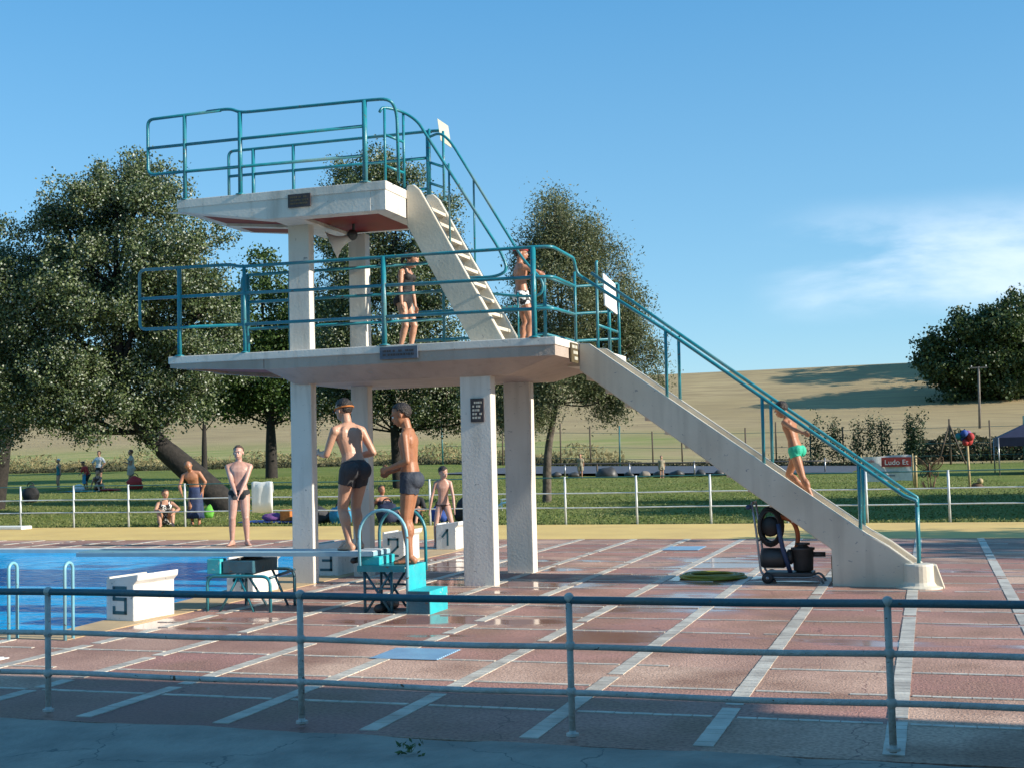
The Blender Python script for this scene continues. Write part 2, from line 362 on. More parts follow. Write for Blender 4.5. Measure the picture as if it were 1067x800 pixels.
# ------------------------------------------------------------------ pool deck, strips, pool
def deckmat():
    m = bpy.data.materials.new('pink_deck_panels'); m.use_nodes = True; nt = m.node_tree; n = nt.nodes; L = nt.links
    b = n['Principled BSDF']
    g = n.new('ShaderNodeNewGeometry')
    def node(t, **k):
        q = n.new(t)
        for a, v in k.items(): setattr(q, a, v)
        return q
    a = node('ShaderNodeVectorMath', operation='ADD'); a.inputs[1].default_value = (.24+9.85, -7.74+8.7, 0); L.new(g.outputs['Position'], a.inputs[0])
    d = node('ShaderNodeVectorMath', operation='DIVIDE'); d.inputs[1].default_value = (.985,.87,100); L.new(a.outputs[0], d.inputs[0])
    f = node('ShaderNodeVectorMath', operation='FLOOR'); L.new(d.outputs[0], f.inputs[0])
    wn = node('ShaderNodeTexWhiteNoise'); wn.noise_dimensions = '3D'; L.new(f.outputs[0], wn.inputs['Vector'])
    cr = node('ShaderNodeValToRGB'); e = cr.color_ramp.elements
    e[0].position=0; e[0].color=(.34,.17,.14,1); e[1].position=1; e[1].color=(.56,.39,.29,1)
    for p,c in ((.3,(.45,.255,.20)),(.55,(.38,.195,.165)),(.75,(.52,.33,.25))):
        k = e.new(p); k.color=(*c,1)
    L.new(wn.outputs['Value'], cr.inputs['Fac'])
    def nz(scale, det=6, vec=(1,1,1)):
        mp = node('ShaderNodeVectorMath', operation='MULTIPLY'); mp.inputs[1].default_value = vec; L.new(g.outputs['Position'], mp.inputs[0])
        t = node('ShaderNodeTexNoise'); t.inputs['Scale'].default_value=scale; t.inputs['Detail'].default_value=det; L.new(mp.outputs[0], t.inputs['Vector']); return t.outputs['Fac']
    def rg(src,lo,hi,c=0,d_=1):
        k=node('ShaderNodeMapRange'); k.inputs['From Min'].default_value=lo; k.inputs['From Max'].default_value=hi; k.inputs['To Min'].default_value=c; k.inputs['To Max'].default_value=d_; L.new(src,k.inputs['Value']); return k.outputs['Result']
    def mixc(fac,p,q):
        k=node('ShaderNodeMix', data_type='RGBA'); L.new(fac,k.inputs[0])
        for i_,z in ((6,p),(7,q)):
            if isinstance(z,tuple): k.inputs[i_].default_value=(*z,1)
            else: L.new(z,k.inputs[i_])
        return k.outputs[2]
    def mth(op,p,q):
        k=node('ShaderNodeMath', operation=op)
        for i_,z in ((0,p),(1,q)):
            if isinstance(z,(int,float)): k.inputs[i_].default_value=z
            else: L.new(z,k.inputs[i_])
        return k.outputs[0]
    c = mixc(rg(nz(1.1,10),.42,.66), cr.outputs['Color'], (.29,.17,.12))
    k=node('ShaderNodeMix', data_type='RGBA'); k.blend_type='MULTIPLY'; k.inputs[0].default_value=.75; L.new(c,k.inputs[6])
    L.new(mixc(rg(nz(38,6),.32,.6), (.52,.47,.46), (1.14,1.12,1.10)), k.inputs[7]); c = k.outputs[2]
    sp = node('ShaderNodeSeparateXYZ'); L.new(g.outputs['Position'], sp.inputs[0])
    # puddles: wet where the noise is high, between the springboard and the tower and in long thin patches further off
    zone = mth('MULTIPLY', rg(sp.outputs['Y'], 9.2, 10.6), rg(sp.outputs['Y'], 23, 19.5))
    xz = rg(sp.outputs['X'], -.2, -2.2, .35, 1)
    pud = rg(mth('MULTIPLY', mth('ADD', nz(.75,4,(.7,1,1)), .0), mth('MULTIPLY', zone, xz)), .45, .56)
    pud2 = rg(mth('MULTIPLY', nz(.9,3,(.5,1.6,1)), 1.0), .60, .66)
    wet = mth('MAXIMUM', pud, mth('MULTIPLY', pud2, zone))
    damp = rg(nz(.33,5,(.8,1.1,1)), .50, .62); c = mixc(mth('MULTIPLY', damp, .55), c, (.24,.12,.10))
    c = mixc(wet, c, mixc(rg(nz(3,4),.3,.7),(.25,.115,.09),(.32,.16,.12)))
    L.new(c, b.inputs['Base Color'])
    L.new(rg(wet,0,1,.72,.10), b.inputs['Roughness'])
    L.new(rg(wet,0,1,.3,.6), b.inputs['Specular IOR Level'])
    bp=node('ShaderNodeBump'); bp.inputs['Distance'].default_value=.012; L.new(rg(wet,0,1,.75,.02), bp.inputs['Strength']); L.new(nz(60,5), bp.inputs['Height']); L.new(bp.outputs[0], b.inputs['Normal'])
    return m
M['deck'] = deckmat()
def edge_x(y): return -8.0-.09*(y-10.3)     # pool's long edge
mb = MB()
mb.box((-7.55,6.845,-.3),(22,22.95,0)); mb.box((-50,6.845,-.3),(-7.55,9.95,0)); mb.box((-50,20.75,-.3),(-7.55,22.95,0))
tag(mb.build('pool_deck','deck'), kind='structure')
mb = MB()
mb.prism([(-7.55,9.95,-.2),(-7.55,20.75,-.2),(edge_x(20.4),20.4,-.2),(edge_x(10.3),10.3,-.2)], (0,0,.206))
mb.prism([(-50,9.95,-.2),(-7.552,9.95,-.2),(edge_x(10.3)-.002,10.3,-.2),(-50,10.3,-.2)], (0,0,.206))
tag(mb.build('pool_coping','sand'), kind='structure')
tag(MB().prism([(-50,20.4,-.2),(edge_x(20.4)-.01,20.4,-.2),(-7.56,20.75,-.2),(-50,20.75,-.2)], (0,0,.21)).build('pool_edge','coping'), kind='structure')
mb = MB(); zb=-2.5
q = [(-44.9,10.3),(edge_x(10.3),10.3),(edge_x(20.4),20.4),(-44.9,20.4)]
for a,b in zip(q, q[1:]+q[:1]): mb.poly([(*a,zb),(*b,zb),(*b,-.2),(*a,-.2)])
mb.poly([(*p,zb) for p in q]); tag(mb.build('pool_tank','pooltile'), kind='structure')
def watermat():
    m = bpy.data.materials.new('pool_water'); m.use_nodes=True; nt=m.node_tree; n=nt.nodes; L=nt.links; b=n['Principled BSDF']
    g=n.new('ShaderNodeNewGeometry')
    def nz(scale,det,vec):
        mp=n.new('ShaderNodeVectorMath'); mp.operation='MULTIPLY'; mp.inputs[1].default_value=vec; L.new(g.outputs['Position'],mp.inputs[0])
        t=n.new('ShaderNodeTexNoise'); t.inputs['Scale'].default_value=scale; t.inputs['Detail'].default_value=det; t.inputs['Distortion'].default_value=.4; L.new(mp.outputs[0],t.inputs['Vector']); return t.outputs['Fac']
    r=n.new('ShaderNodeMapRange'); r.inputs['From Min'].default_value=.35; r.inputs['From Max'].default_value=.65; L.new(nz(1.1,4,(1,1,1)),r.inputs['Value'])
    mx=n.new('ShaderNodeMix'); mx.data_type='RGBA'; mx.inputs[6].default_value=(.0,.30,.66,1); mx.inputs[7].default_value=(.0,.42,.82,1); L.new(r.outputs[0],mx.inputs[0]); L.new(mx.outputs[2],b.inputs['Base Color'])
    b.inputs['Roughness'].default_value=.14; b.inputs['Specular IOR Level'].default_value=.10
    bp=n.new('ShaderNodeBump'); bp.inputs['Strength'].default_value=.5; bp.inputs['Distance'].default_value=.07; L.new(nz(2.6,5,(1,1.2,1)),bp.inputs['Height']); L.new(bp.outputs[0],b.inputs['Normal'])
    return m
M['water'] = watermat()
def cracks(m, scale=.9, w_=.010, col=(.04,.045,.045)):
    nt=m.node_tree; n=nt.nodes; L=nt.links; b=n['Principled BSDF']; src=b.inputs['Base Color'].links[0].from_socket
    g=n.new('ShaderNodeNewGeometry'); t=n.new('ShaderNodeTexNoise'); t.inputs['Scale'].default_value=3; t.inputs['Detail'].default_value=6; L.new(g.outputs['Position'],t.inputs['Vector'])
    a=n.new('ShaderNodeVectorMath'); a.operation='MULTIPLY_ADD'; L.new(t.outputs['Color'],a.inputs[0]); a.inputs[1].default_value=(.5,.5,0); L.new(g.outputs['Position'],a.inputs[2])
    v=n.new('ShaderNodeTexVoronoi'); v.feature='DISTANCE_TO_EDGE'; v.inputs['Scale'].default_value=scale; L.new(a.outputs[0],v.inputs['Vector'])
    k=n.new('ShaderNodeMapRange'); k.inputs['From Min'].default_value=w_*.4; k.inputs['From Max'].default_value=w_; L.new(v.outputs['Distance'],k.inputs['Value'])
    mx=n.new('ShaderNodeMix'); mx.data_type='RGBA'; L.new(k.outputs['Result'],mx.inputs[0]); mx.inputs[6].default_value=(*col,1); L.new(src,mx.inputs[7]); L.new(mx.outputs[2],b.inputs['Base Color'])
cracks(M['kerb'],.7,.0045,(.13,.13,.12)); cracks(M['deck'],.3,.0016,(.20,.11,.09))
tag(MB().poly([(-44.9,10.3,-.06),(edge_x(10.3),10.3,-.06),(edge_x(20.4),20.4,-.06),(-44.9,20.4,-.06)]).build('water','water'), kind='structure')

mb = MB()                                    # white tile strips, each tile its own low block so that the grout shows
Yl = [7.74+.87*k for k in range(18)]
def tiles(x0,x1,y0,y1,step,along):
    a0,a1 = (x0,x1) if along=='x' else (y0,y1); k = a0
    while k < a1-1e-6:
        k2 = min(k+step,a1)
        if random.random() > .035:
            j = random.uniform(-.0015,.0015); zt = .005+random.uniform(0,.0015)
            if along=='x': mb.box((k+.003,y0+j,-.01),(k2-.003,y1+j,zt))
            else: mb.box((x0+j,k+.003,-.01),(x1+j,k2-.003,zt))
        k = k2
Xs = [-.24+.985*k for k in range(-7,14)]
for x in Xs: tiles(x-.056,x+.056,6.96,22.9,.105 if True else 0,'y')
for y in Yl:
    if y > 22.8: continue
    xx = [-7.5]+[x for x in Xs if x>-7.1]
    for a,b in zip(xx,xx[1:]):
        if random.random() < .05: b = a+(b-a)*random.uniform(.4,.8)
        tiles(a+.07,b-.07,y-.022,y+.022,.12,'x')
for y in (7.74,8.61,9.48,21.2,22.1): tiles(-20,-7.55,y-.022,y+.022,.24,'x')
for k in range(8,20): x=-.24-.985*k; tiles(x-.056,x+.056,6.96,9.9,.105,'y'); tiles(x-.056,x+.056,20.8,22.9,.2,'y')
tag(mb.build('deck_marking_strips','tile'), kind='structure')
tag(MB().box((-60,22.95,-.2),(40,27.5,.004)).build('ochre_path','ochre'), kind='structure')

# kerb in front
bmk = MB(); nx=260; prof=[(5.55,-.22),(5.565,.0),(5.6,.02),(6.2,.026),(6.5,.028),(6.75,.022),(6.80,.012),(6.815,-.1)]
for i in range(nx+1):
    x=-16+30*i/nx
    for (y,z) in prof:
        q=noise.noise(V((x*1.7,y*2,3)))*.018+noise.noise(V((x*6,y*7,1)))*.007
        bmk.v.append((x,y+(q*1.4 if y<5.62 or y>6.7 else 0),z+(q if z>0 else 0)))
P_=len(prof)
for i in range(nx):
    for j in range(P_-1): bmk.f.append((i*P_+j,(i+1)*P_+j,(i+1)*P_+j+1,i*P_+j+1))
k_=bmk.build('concrete_kerb','kerb',smooth=True); tag(k_, kind='structure')

# ------------------------------------------------------------------ near fence
def nearz(z,x): return z
t = empty('metal_railing',(-3.6,6.95,.04),'grey blue tube railing with three rails standing on the concrete kerb in the foreground','railing')
for nm,z0,r,m_ in (('top_rail',.785,.022,'darkteal'),('middle_rail',.525,.017,'greyblue'),('lower_rail',.272,.017,'greyblue')):
    pts=[]
    for i in range(81):
        x=-14+20*i/80; sag=.004*math.sin((x+.24)/1.72*PI*2+1)*(.4 if nm=='top_rail' else 1)+.005*math.sin(x*.9)
        pts.append((x,6.95,z0+sag-.004))
    MB().tube(pts,r,10).build(nm,m_,t,True)
for x in [-14.0,-12.3,-10.6,-8.85,-7.14,-5.42,-3.62,-1.95,-.24,1.5,3.2,5.0]:
    mb=MB().tube([(x,6.95,.02),(x-.002,6.95,.79)],.019,12)
    for z in (.272,.525): mb.ball((x,6.95,z),.031)
    mb.ball((x,6.95,.79),.030); mb.lathe((x,6.95,.03),[(.036,0),(.036,.001),(.036,.013),(.036,.014),(.021,.015),(.019,.03)],12)
    mb.build('post','greyblue',t,True)

# ------------------------------------------------------------------ far fence
t = empty('metal_railing',(-8,27.6,0),'long white post railing with green top rail along the far edge of the ochre path','railing')
fx=[-22.35+1.62*i for i in range(-6,26)]
for nm,z0,r,m_ in (('top_rail',1.04,.014,'greenrail'),('middle_rail',.69,.017,'whitemetal'),('lower_rail',.37,.017,'whitemetal')):
    MB().tube([(x,27.6,z0+.006*math.sin(x*1.1)) for x in [fx[0]+i*1.0 for i in range(52)]],r,6).build(nm,m_,t,True)
for x in fx: MB().tube([(x,27.6,-.03),(x,27.6,1.06)],.026,8).build('post','whitemetal',t,True)

# ------------------------------------------------------------------ diving tower
tw = empty('diving_tower',(-6.8,15.8,0),'white concrete diving tower with two platforms, stairs and teal railings beside the pool','diving tower')
cols = dict(FL=(-7.86,-7.56,14.90,15.05), FR=(-5.50,-5.10,14.86,15.05), BR=(-5.48,-5.11,16.5,16.7), BL=(-7.46,-7.21,15.88,16.04))
ZL, ZH = 2.965, 4.97
for k,(x0,x1,y0,y1) in cols.items():
    top = 4.64 if k in ('FL','BL') else 2.60
    MB().box((x0,y0,-.02),(x1,y1,top)).build('column','concrete',tw,bevel=.012)
# lower platform: thick slab with tapered left cantilever
def hexa(x0,x1,y0,y1,zt,zl,zr):              # box whose underside runs from zl (left) to zr (right)
    return [(x0,y0,zl),(x1,y0,zr),(x1,y1,zr),(x0,y1,zl),(x0,y0,zt),(x1,y0,zt),(x1,y1,zt),(x0,y1,zt)]
HF=[(3,2,1,0),(4,5,6,7),(0,1,5,4),(1,2,6,5),(2,3,7,6),(3,0,4,7)]
mb=MB()
out=[(-9.42,14.5),(-4.15,14.5),(-4.15,18.2),(-5.0,18.2),(-5.0,16.88),(-8.1,16.88),(-9.42,15.78)]
mb.prism([(x,y,2.87) for x,y in out],(0,0,ZL-2.87))
slab=mb.build('lower_platform','concrete',tw,bevel=.01)
mb=MB()
mb.add(hexa(-9.40,-8.03,14.515,14.72,2.875,2.82,2.75),HF)           # left bay edge beams
mb.add(hexa(-9.40,-9.22,14.722,15.72,2.875,2.82,2.80),HF)
mb.add([(-9.38,15.55,2.80),(-8.2,16.35,2.70),(-8.2,16.60,2.70),(-9.40,15.77,2.80),(-9.38,15.55,2.875),(-8.2,16.35,2.875),(-8.2,16.60,2.875),(-9.40,15.77,2.875)],HF)
o_=[(-8.2,14.515),(-4.165,14.515),(-4.165,18.185),(-4.985,18.185),(-4.985,16.865),(-8.2,16.865)]
# solid tapered soffit
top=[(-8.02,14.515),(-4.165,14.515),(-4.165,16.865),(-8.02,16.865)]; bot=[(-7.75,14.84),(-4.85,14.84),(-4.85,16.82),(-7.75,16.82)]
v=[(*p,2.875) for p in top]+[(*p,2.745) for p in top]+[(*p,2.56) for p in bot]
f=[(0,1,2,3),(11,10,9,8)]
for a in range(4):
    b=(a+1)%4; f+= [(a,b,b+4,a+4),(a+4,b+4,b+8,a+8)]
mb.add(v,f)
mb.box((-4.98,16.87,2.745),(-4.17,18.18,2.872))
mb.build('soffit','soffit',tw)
MB().add([(-9.2,14.74,2.825),(-8.22,14.74,2.775),(-8.22,16.3,2.775),(-9.2,15.6,2.825),(-9.2,14.74,2.869),(-8.22,14.74,2.869),(-8.22,16.3,2.869),(-9.2,15.6,2.869)],HF).build('red_soffit_panel','red',tw)
# upper platform
mb=MB().box((-9.14,14.3,4.86),(-6.2,16.2,ZH)); mb.build('upper_platform','concrete',tw,bevel=.008)
mb=MB()
def beamx(x0,x1,y0,y1,z0,z1): mb.add(hexa(x0,x1,y0,y1,4.865,z0,z1),HF)
beamx(-9.13,-7.86,14.31,14.52,4.82,4.62); beamx(-7.86,-6.41,14.31,14.52,4.62,4.61)
beamx(-9.13,-7.86,15.98,16.19,4.84,4.70); beamx(-7.86,-6.41,15.98,16.19,4.70,4.69)
beamx(-9.13,-8.96,14.52,15.98,4.82,4.80)
mb.box((-7.86,14.521,4.63),(-7.46,15.979,4.866)); mb.box((-6.409,14.312,4.612),(-6.212,16.188,4.866))
mb.build('edge_beams','concrete',tw,bevel=.006)
mb=MB().add(hexa(-8.95,-7.87,14.53,15.97,4.864,4.80,4.695),HF); mb.box((-7.45,14.53,4.672),(-6.42,15.97,4.858)); mb.build('red_soffit_panel','red',tw)
MB().add(hexa(-8.93,-7.88,15.18,15.32,4.80,4.76,4.655),HF).build('brace','concrete',tw)

# upper stair
prof=[(-6.197,4.50),(-6.197,5.03),(-6.10,5.035),(-6.02,4.96),(-5.93,4.80),(-4.93,2.968),(-5.36,2.968)]
for y0,y1 in ((14.95,15.05),(15.62,15.72)):
    MB().prism([(x,y0,z) for x,z in prof],(0,y1-y0,0)).build('upper_stringer','stair',tw,bevel=.012)
for k in range(9):
    z=3.19+k*.196; xx=-4.93-(z-2.968)/1.83 - .06
    o=MB().box((xx-.13,15.052,z-.04),(xx+.045,15.618,z)).build('upper_step','stair',tw)
# lower stair (slightly skewed in plan)
def sy(x): return 15.05+(-x-.15)/4.0*.5
ns=[(-4.148,2.962),(-4.02,2.955),(-.72,.60),(-.48,.46),(-.13,.20),(-.13,-.01),(-1.12,-.01),(-1.12,.42),(-4.148,2.62)]
for off,nm in ((0,'lower_stringer'),(.86,'lower_stringer')):
    mb=MB(); n_=len(ns); v=[(x,sy(x)+off,z) for x,z in ns]+[(x,sy(x)+off+.12,z) for x,z in ns]
    mb.add(v,[tuple(range(n_)),tuple(range(2*n_-1,n_-1,-1))]+[(i,i+n_,(i+1)%n_+n_,(i+1)%n_) for i in range(n_)])
    mb.build(nm,'stair',tw,bevel=.014)
core=[(-4.146,2.74),(-.62,.30),(-.16,.06),(-.16,-.01),(-1.10,-.01),(-1.10,.40),(-4.146,2.60)]
v=[(x,sy(x)+.121,z) for x,z in core]+[(x,sy(x)+.859,z) for x,z in core]; n_=len(core)
MB().add(v,[tuple(range(n_)),tuple(range(2*n_-1,n_-1,-1))]+[(i,i+n_,(i+1)%n_+n_,(i+1)%n_) for i in range(n_)]).build('stair_slab','stair',tw)
for k in range(16):
    z=.17+k*.178; x=-.30-(z-.17)*1.41
    MB().box((x-.27,sy(x)+.123,z-.16),(x,sy(x)+.857,z)).build('lower_step','stair',tw)
mb=MB().lathe((-.17,15.06,0),[(.25,-.01),(.25,.018),(.19,.035),(.165,.07),(.16,.25),(.15,.27)],24)
mb.prism([(-.10,15.02,-.01),(.10,15.02,-.01),(.02,15.02,.25),(-.10,15.02,.27)],(0,.22,0)); mb.build('stair_foot','stair',tw,bevel=.008)

# railings: paths in world coordinates
def rail(name, paths, posts=(), r=.021, pr=.024, m_='teal'):
    mb=MB()
    for p in paths: mb.tube(p,r,8)
    o=mb.build(name,m_,tw,True)
    for p in posts:
        q=p[3] if len(p)>3 else pr
        c=MB().tube([(p[0],p[1],p[2][0]),(p[0]+.004,p[1],p[2][1])],q,8)
        if abs(p[2][0]-ZL)<.01 or abs(p[2][0]-ZH)<.01: c.lathe((p[0],p[1],p[2][0]),[(q*2.1,0),(q*2.1,.012),(q*1.15,.02)],12)
        c=c.build('post',m_,o,True)
    return o
RP=lambda *p,r=.09: roundpath(p,r)
yf=14.54
# lower platform front: closed loop at the left end, three rails that turn along the right end
rail('lower_front_railing',[
  RP((-8.5,yf,4.12),(-9.87,yf,4.14),(-9.87,yf,3.35),(-8.3,yf,3.335)),
  RP((-8.62,yf,4.12),(-8.5,yf,4.12),(-8.38,yf,4.085),(-4.4,yf,4.05),(-4.19,yf+.05,4.05),(-4.17,15.5,4.03),(-4.16,15.58,3.84),(-4.0,15.6,3.735)),
  [(-9.87,yf,3.755),(-4.42,yf,3.69)]+roundpath([(-4.42,yf,3.69),(-4.19,yf+.05,3.69),(-4.17,15.5,3.68)],.12)[1:],
  [(-8.4,yf,3.335),(-4.42,yf,3.31)]+roundpath([(-4.42,yf,3.31),(-4.19,yf+.05,3.31),(-4.17,15.5,3.32)],.12)[1:]],
  [(-9.27,yf,(ZL,4.125),.030),(-8.31,yf,(ZL,4.085),.024),(-6.36,yf,(ZL,4.07),.034),(-4.42,yf,(ZL,4.05),.034),(-4.17,15.5,(ZL,3.86),.018)])
yb=15.66
rail('lower_back_railing',[
  RP((-6.0,yb,4.13),(-8.98,yb,4.15),(-8.98,yb,3.40),(-6.0,yb,3.38)), [(-8.98,yb,3.77),(-6.0,yb,3.75)], RP((-6.1,yb,4.13),(-5.86,yb,4.12),(-5.84,yb,4.02))],
  [(-8.9,yb,(ZL,4.15),.03),(-8.24,yb,(ZL,4.14),.03),(-6.85,yb,(ZL,4.13),.02),(-6.0,yb,(ZL,4.12),.02)])
yr=16.8
rail('lower_end_railing',[
  [(-6.9,yr,4.02),(-4.95,yr,4.02),(-4.9,18.1,4.02),(-4.22,18.1,4.02)],[(-6.9,yr,3.62),(-4.95,yr,3.62),(-4.9,18.1,3.62),(-4.22,18.1,3.62)],[(-6.9,yr,3.22),(-4.95,yr,3.22),(-4.9,18.1,3.22),(-4.22,18.1,3.22)],
  RP((-4.2,16.75,3.86),(-4.2,16.78,4.15),(-4.2,16.8,4.17),r=.02), [(-4.2,16.75,3.30),(-4.2,17.9,3.30)]],
  [(-6.9,yr,(ZL,4.02)),(-5.9,yr,(ZL,4.02)),(-4.95,yr,(ZL,4.02)),(-4.2,16.75,(ZL,3.9),.02),(-4.2,17.42,(ZL,4.02),.024),(-4.22,18.1,(ZL,4.02),.02)])
# lower stair handrails
def strail(off, x_top, zt):
    P=[(x,sy(x)+off,-.748*x+.80+ (0 if off<.5 else .03)) for x in (x_top,-3.03,-1.87,-.8,-.3)]+[(-.17,sy(-.17)+off,.97),(-.165,sy(-.17)+off,.90)]
    return P
for off,xt in ((.06,-4.15),(.92,-4.2)):
    P=strail(off,xt,0)
    if off<.5: P[0]=(-4.155,15.6,3.84)
    base=lambda x: -.714*x+.10
    rail('stair_handrail',[P],[(x,sy(x)+off,(base(x)-.03,-.748*x+.79),.020) for x in (-3.03,-1.87,-.79)]+[(-.17,sy(-.17)+off,(.2,.96),.020)],r=.022)
# upper platform railings
yf=14.34
rail('upper_front_railing',[
  RP((-8.5,yf,6.09),(-9.59,yf,6.08),(-9.59,yf,5.35),(-6.5,yf,5.31)),
  RP((-8.7,yf,6.095),(-8.36,yf,6.10),(-8.22,yf,6.03),(-6.5,yf,6.0),(-6.14,yf+.01,5.99),(-6.12,14.5,5.85),(-6.12,14.52,4.99),r=.14),
  [(-9.59,yf,5.70),(-6.48,yf,5.68)]],
  [(-9.04,yf,(ZH,6.08),.026),(-8.23,yf,(ZH,6.03),.030),(-6.49,yf,(ZH,6.0),.034)])
rail('upper_back_railing',[
  RP((-9.32,15.92,ZH),(-9.32,15.92,5.98),(-6.3,15.92,5.96),(-6.22,15.92,5.95)), [(-9.32,15.92,5.62),(-6.3,15.92,5.60)],
  [(-6.28,15.92,5.96),(-6.0,15.95,5.96)], [(-6.3,15.92,5.18),(-6.9,15.92,5.18)]],
  [(-8.93,15.92,(ZH,5.97),.026),(-8.3,15.92,(ZH,5.97),.024),(-6.28,15.92,(ZH,5.95),.030)])
# gate and handrails of the upper stair
ya, yc = 15.0, 15.67
rail('upper_stair_handrail',[
  RP((-6.44,ya-.3,5.94),(-6.42,ya-.25,6.02),(-6.25,ya-.02,6.0),(-6.05,ya,5.86),(-5.93,ya,5.66),(-4.98,ya,4.12),(-4.88,ya,3.86),(-5.05,ya,3.79),(-5.9,ya,3.82),r=.14),
  [(-6.40,ya-.25,5.66),(-6.24,ya-.02,5.60)],[(-6.40,ya-.25,5.26),(-6.24,ya-.02,5.20)]],
  [(-6.40,ya-.25,(ZH,6.0),.018),(-6.24,ya-.02,(ZH,5.99),.018),(-5.64,ya,(4.2,5.27),.014),(-5.36,ya,(2.97,3.80),.012)],r=.019)
rail('upper_stair_handrail',[
  RP((-6.2,yc+.1,5.84),(-6.0,yc,5.86),(-5.85,yc,5.72),(-4.9,yc,4.1),(-4.62,yc,3.78),(-4.66,yc,3.60),(-5.0,yc,3.62),(-5.6,yc,3.72),r=.14),
  [(-6.2,yc+.1,5.5),(-6.0,yc+.1,5.42)],[(-6.2,yc+.1,5.22),(-6.0,yc+.1,5.14)]],
  [(-6.2,yc+.1,(ZH,5.95),.018),(-6.0,yc+.1,(4.96,5.9),.018),(-5.55,yc,(4.03,5.2),.014),(-4.98,yc,(2.97,3.66),.012)],r=.018)
# plaques, signs, loudspeaker
def lines(x0,x1,z0,z1,n_,m_='letter',plane='y',c=0,parent=None,name='lettering',seed=1):
    rr=random.Random(seed); mb=MB(); h=(z1-z0)/n_
    for k in range(n_):
        z=z1-(k+.5)*h; x=x0
        while x < x1-.01:
            w_=rr.uniform(.25,.7)*h
            if rr.random()>.15:
                if plane=='y': mb.box((x,c-.003,z-h*.28),(min(x+w_,x1),c,z+h*.28))
                else: mb.box((c,x,z-h*.28),(c+.003,min(x+w_,x1),z+h*.28))
            x+=w_*1.35
    return mb.build(name,m_,parent)
p=MB().box((-7.53,14.285,4.735),(-7.22,14.302,4.90)).build('plaque','plaque',tw); lines(-7.5,-7.25,4.76,4.88,3,'plaquegold','y',14.2845,p)
p=MB().box((-6.40,14.478,2.79),(-5.9,14.502,2.94)).build('plaque','plaqueblue',tw); lines(-6.36,-5.94,2.82,2.91,2,'plaque','y',14.4775,p)
p=MB().box((-5.36,14.842,2.0),(-5.19,14.862,2.29)).build('plaque','plaque',tw); lines(-5.335,-5.215,2.03,2.26,5,'letter','y',14.8415,p,seed=4)
p=MB().box((-4.152,15.12,2.70),(-4.13,15.44,2.94)).build('plaque','plaquegold',tw); lines(15.15,15.41,2.72,2.93,3,'letter','x',-4.1295,p,seed=5)
MB().box((-1.128,15.18,.05),(-1.105,15.5,.34)).build('plaque','plaquegold',tw)
MB().add([(-6.06,15.84,5.80),(-5.93,15.90,5.70),(-5.97,15.90,6.00),(-6.10,15.84,6.10),(-6.07,15.86,5.80),(-5.94,15.92,5.70),(-5.98,15.92,6.00),(-6.11,15.86,6.10)],[(0,1,2,3),(7,6,5,4),(0,4,5,1),(1,5,6,2),(2,6,7,3),(3,7,4,0)]).build('sign_board','sign',tw)
MB().add([(-4.17,17.12,3.60),(-4.12,17.60,3.52),(-4.14,17.60,3.95),(-4.19,17.12,4.05),(-4.19,17.12,3.60),(-4.14,17.60,3.52),(-4.16,17.60,3.95),(-4.21,17.12,4.05)],[(0,1,2,3),(7,6,5,4),(0,4,5,1),(1,5,6,2),(2,6,7,3),(3,7,4,0)]).build('sign_board','white',tw)
q=Quaternion((0,1,0),R(-115))@Quaternion((1,0,0),R(20))
mb=MB(); prof_=[(.0,.0),(.05,.0),(.055,.08),(.09,.16),(.16,.24),(.20,.27),(.185,.272),(.08,.17),(.0,.1)]
k=len(mb.v)
tmp=MB().lathe((0,0,0),prof_[1:8],18)
hp=V((-7.18,15.35,4.50))
mb.add([hp+q@V(v_) for v_ in tmp.v],tmp.f)
ls=mb.build('loudspeaker','concrete',tw,True)
MB().tube([hp,hp+V((.05,0,.1)),(-7.1,15.3,4.86)],.02,8).ball(hp+V((.03,0,.03)),.075).build('bracket','darkgrey',ls,True)

# ------------------------------------------------------------------ starting blocks
DIG={ '5':[((0,1),(1,1)),((0,1),(0,.55)),((0,.55),(1,.55)),((1,.55),(1,0)),((1,0),(0,0)),((0,0),(0,.2))],
 '4':[((.75,0),(.75,1)),((.75,1),(0,.35)),((0,.35),(1,.35))],
 '3':[((0,1),(1,1)),((1,1),(1,0)),((.2,.5),(1,.5)),((0,0),(1,0))],
 '2':[((0,.7),(0,1)),((0,1),(1,1)),((1,1),(1,.55)),((1,.55),(0,0)),((0,0),(1,0))],
 '1':[((.7,0),(.7,1)),((.7,1),(.1,.55))]}
def block(num,y,label,x1=-7.70,rot=0,w_=.36,h=.47):
    t=empty('starting_block',(x1-w_/2,y,0),label,'starting block','numbered starting blocks along the pool edge',local=True)
    t.rotation_euler=(0,0,R(rot)); a=w_/2; d=.62
    prof=[(-a,0),(a,0),(a,h-.10),(a+.05,h-.055),(a+.06,h+.005),(-a,h-.05)]
    MB().prism([(x,0,z) for x,z in prof],(0,d,0)).build('block_body','block',t,bevel=.012)
    MB().box((-a-.01,.03,h-.048),(-a+.02,d-.03,h-.03)).build('toe_plate','concrete',t)
    mb=MB(); s=.25; wd=.15; x0=-.075; z0=.085; th=.017
    for (a0,b0),(a1,b1) in DIG[num]:
        p,q=V((x0+a0*wd,0,z0+b0*s)),V((x0+a1*wd,0,z0+b1*s)); dr=(q-p).normalized(); nn=V((-dr.z,0,dr.x))*th; p-=dr*th*.95; q+=dr*th*.95
        mb.prism([p-nn+V((0,-.004,0)),q-nn+V((0,-.004,0)),q+nn+V((0,-.004,0)),p+nn+V((0,-.004,0))],(0,.0035+.0001*len(mb.f),0))
    mb.build('numeral','digit',t)
block('5',11.22,'white concrete starting block with the number 5, nearest the camera',rot=-7)
block('4',13.6,'white starting block with the number 4, behind the springboard front stand')
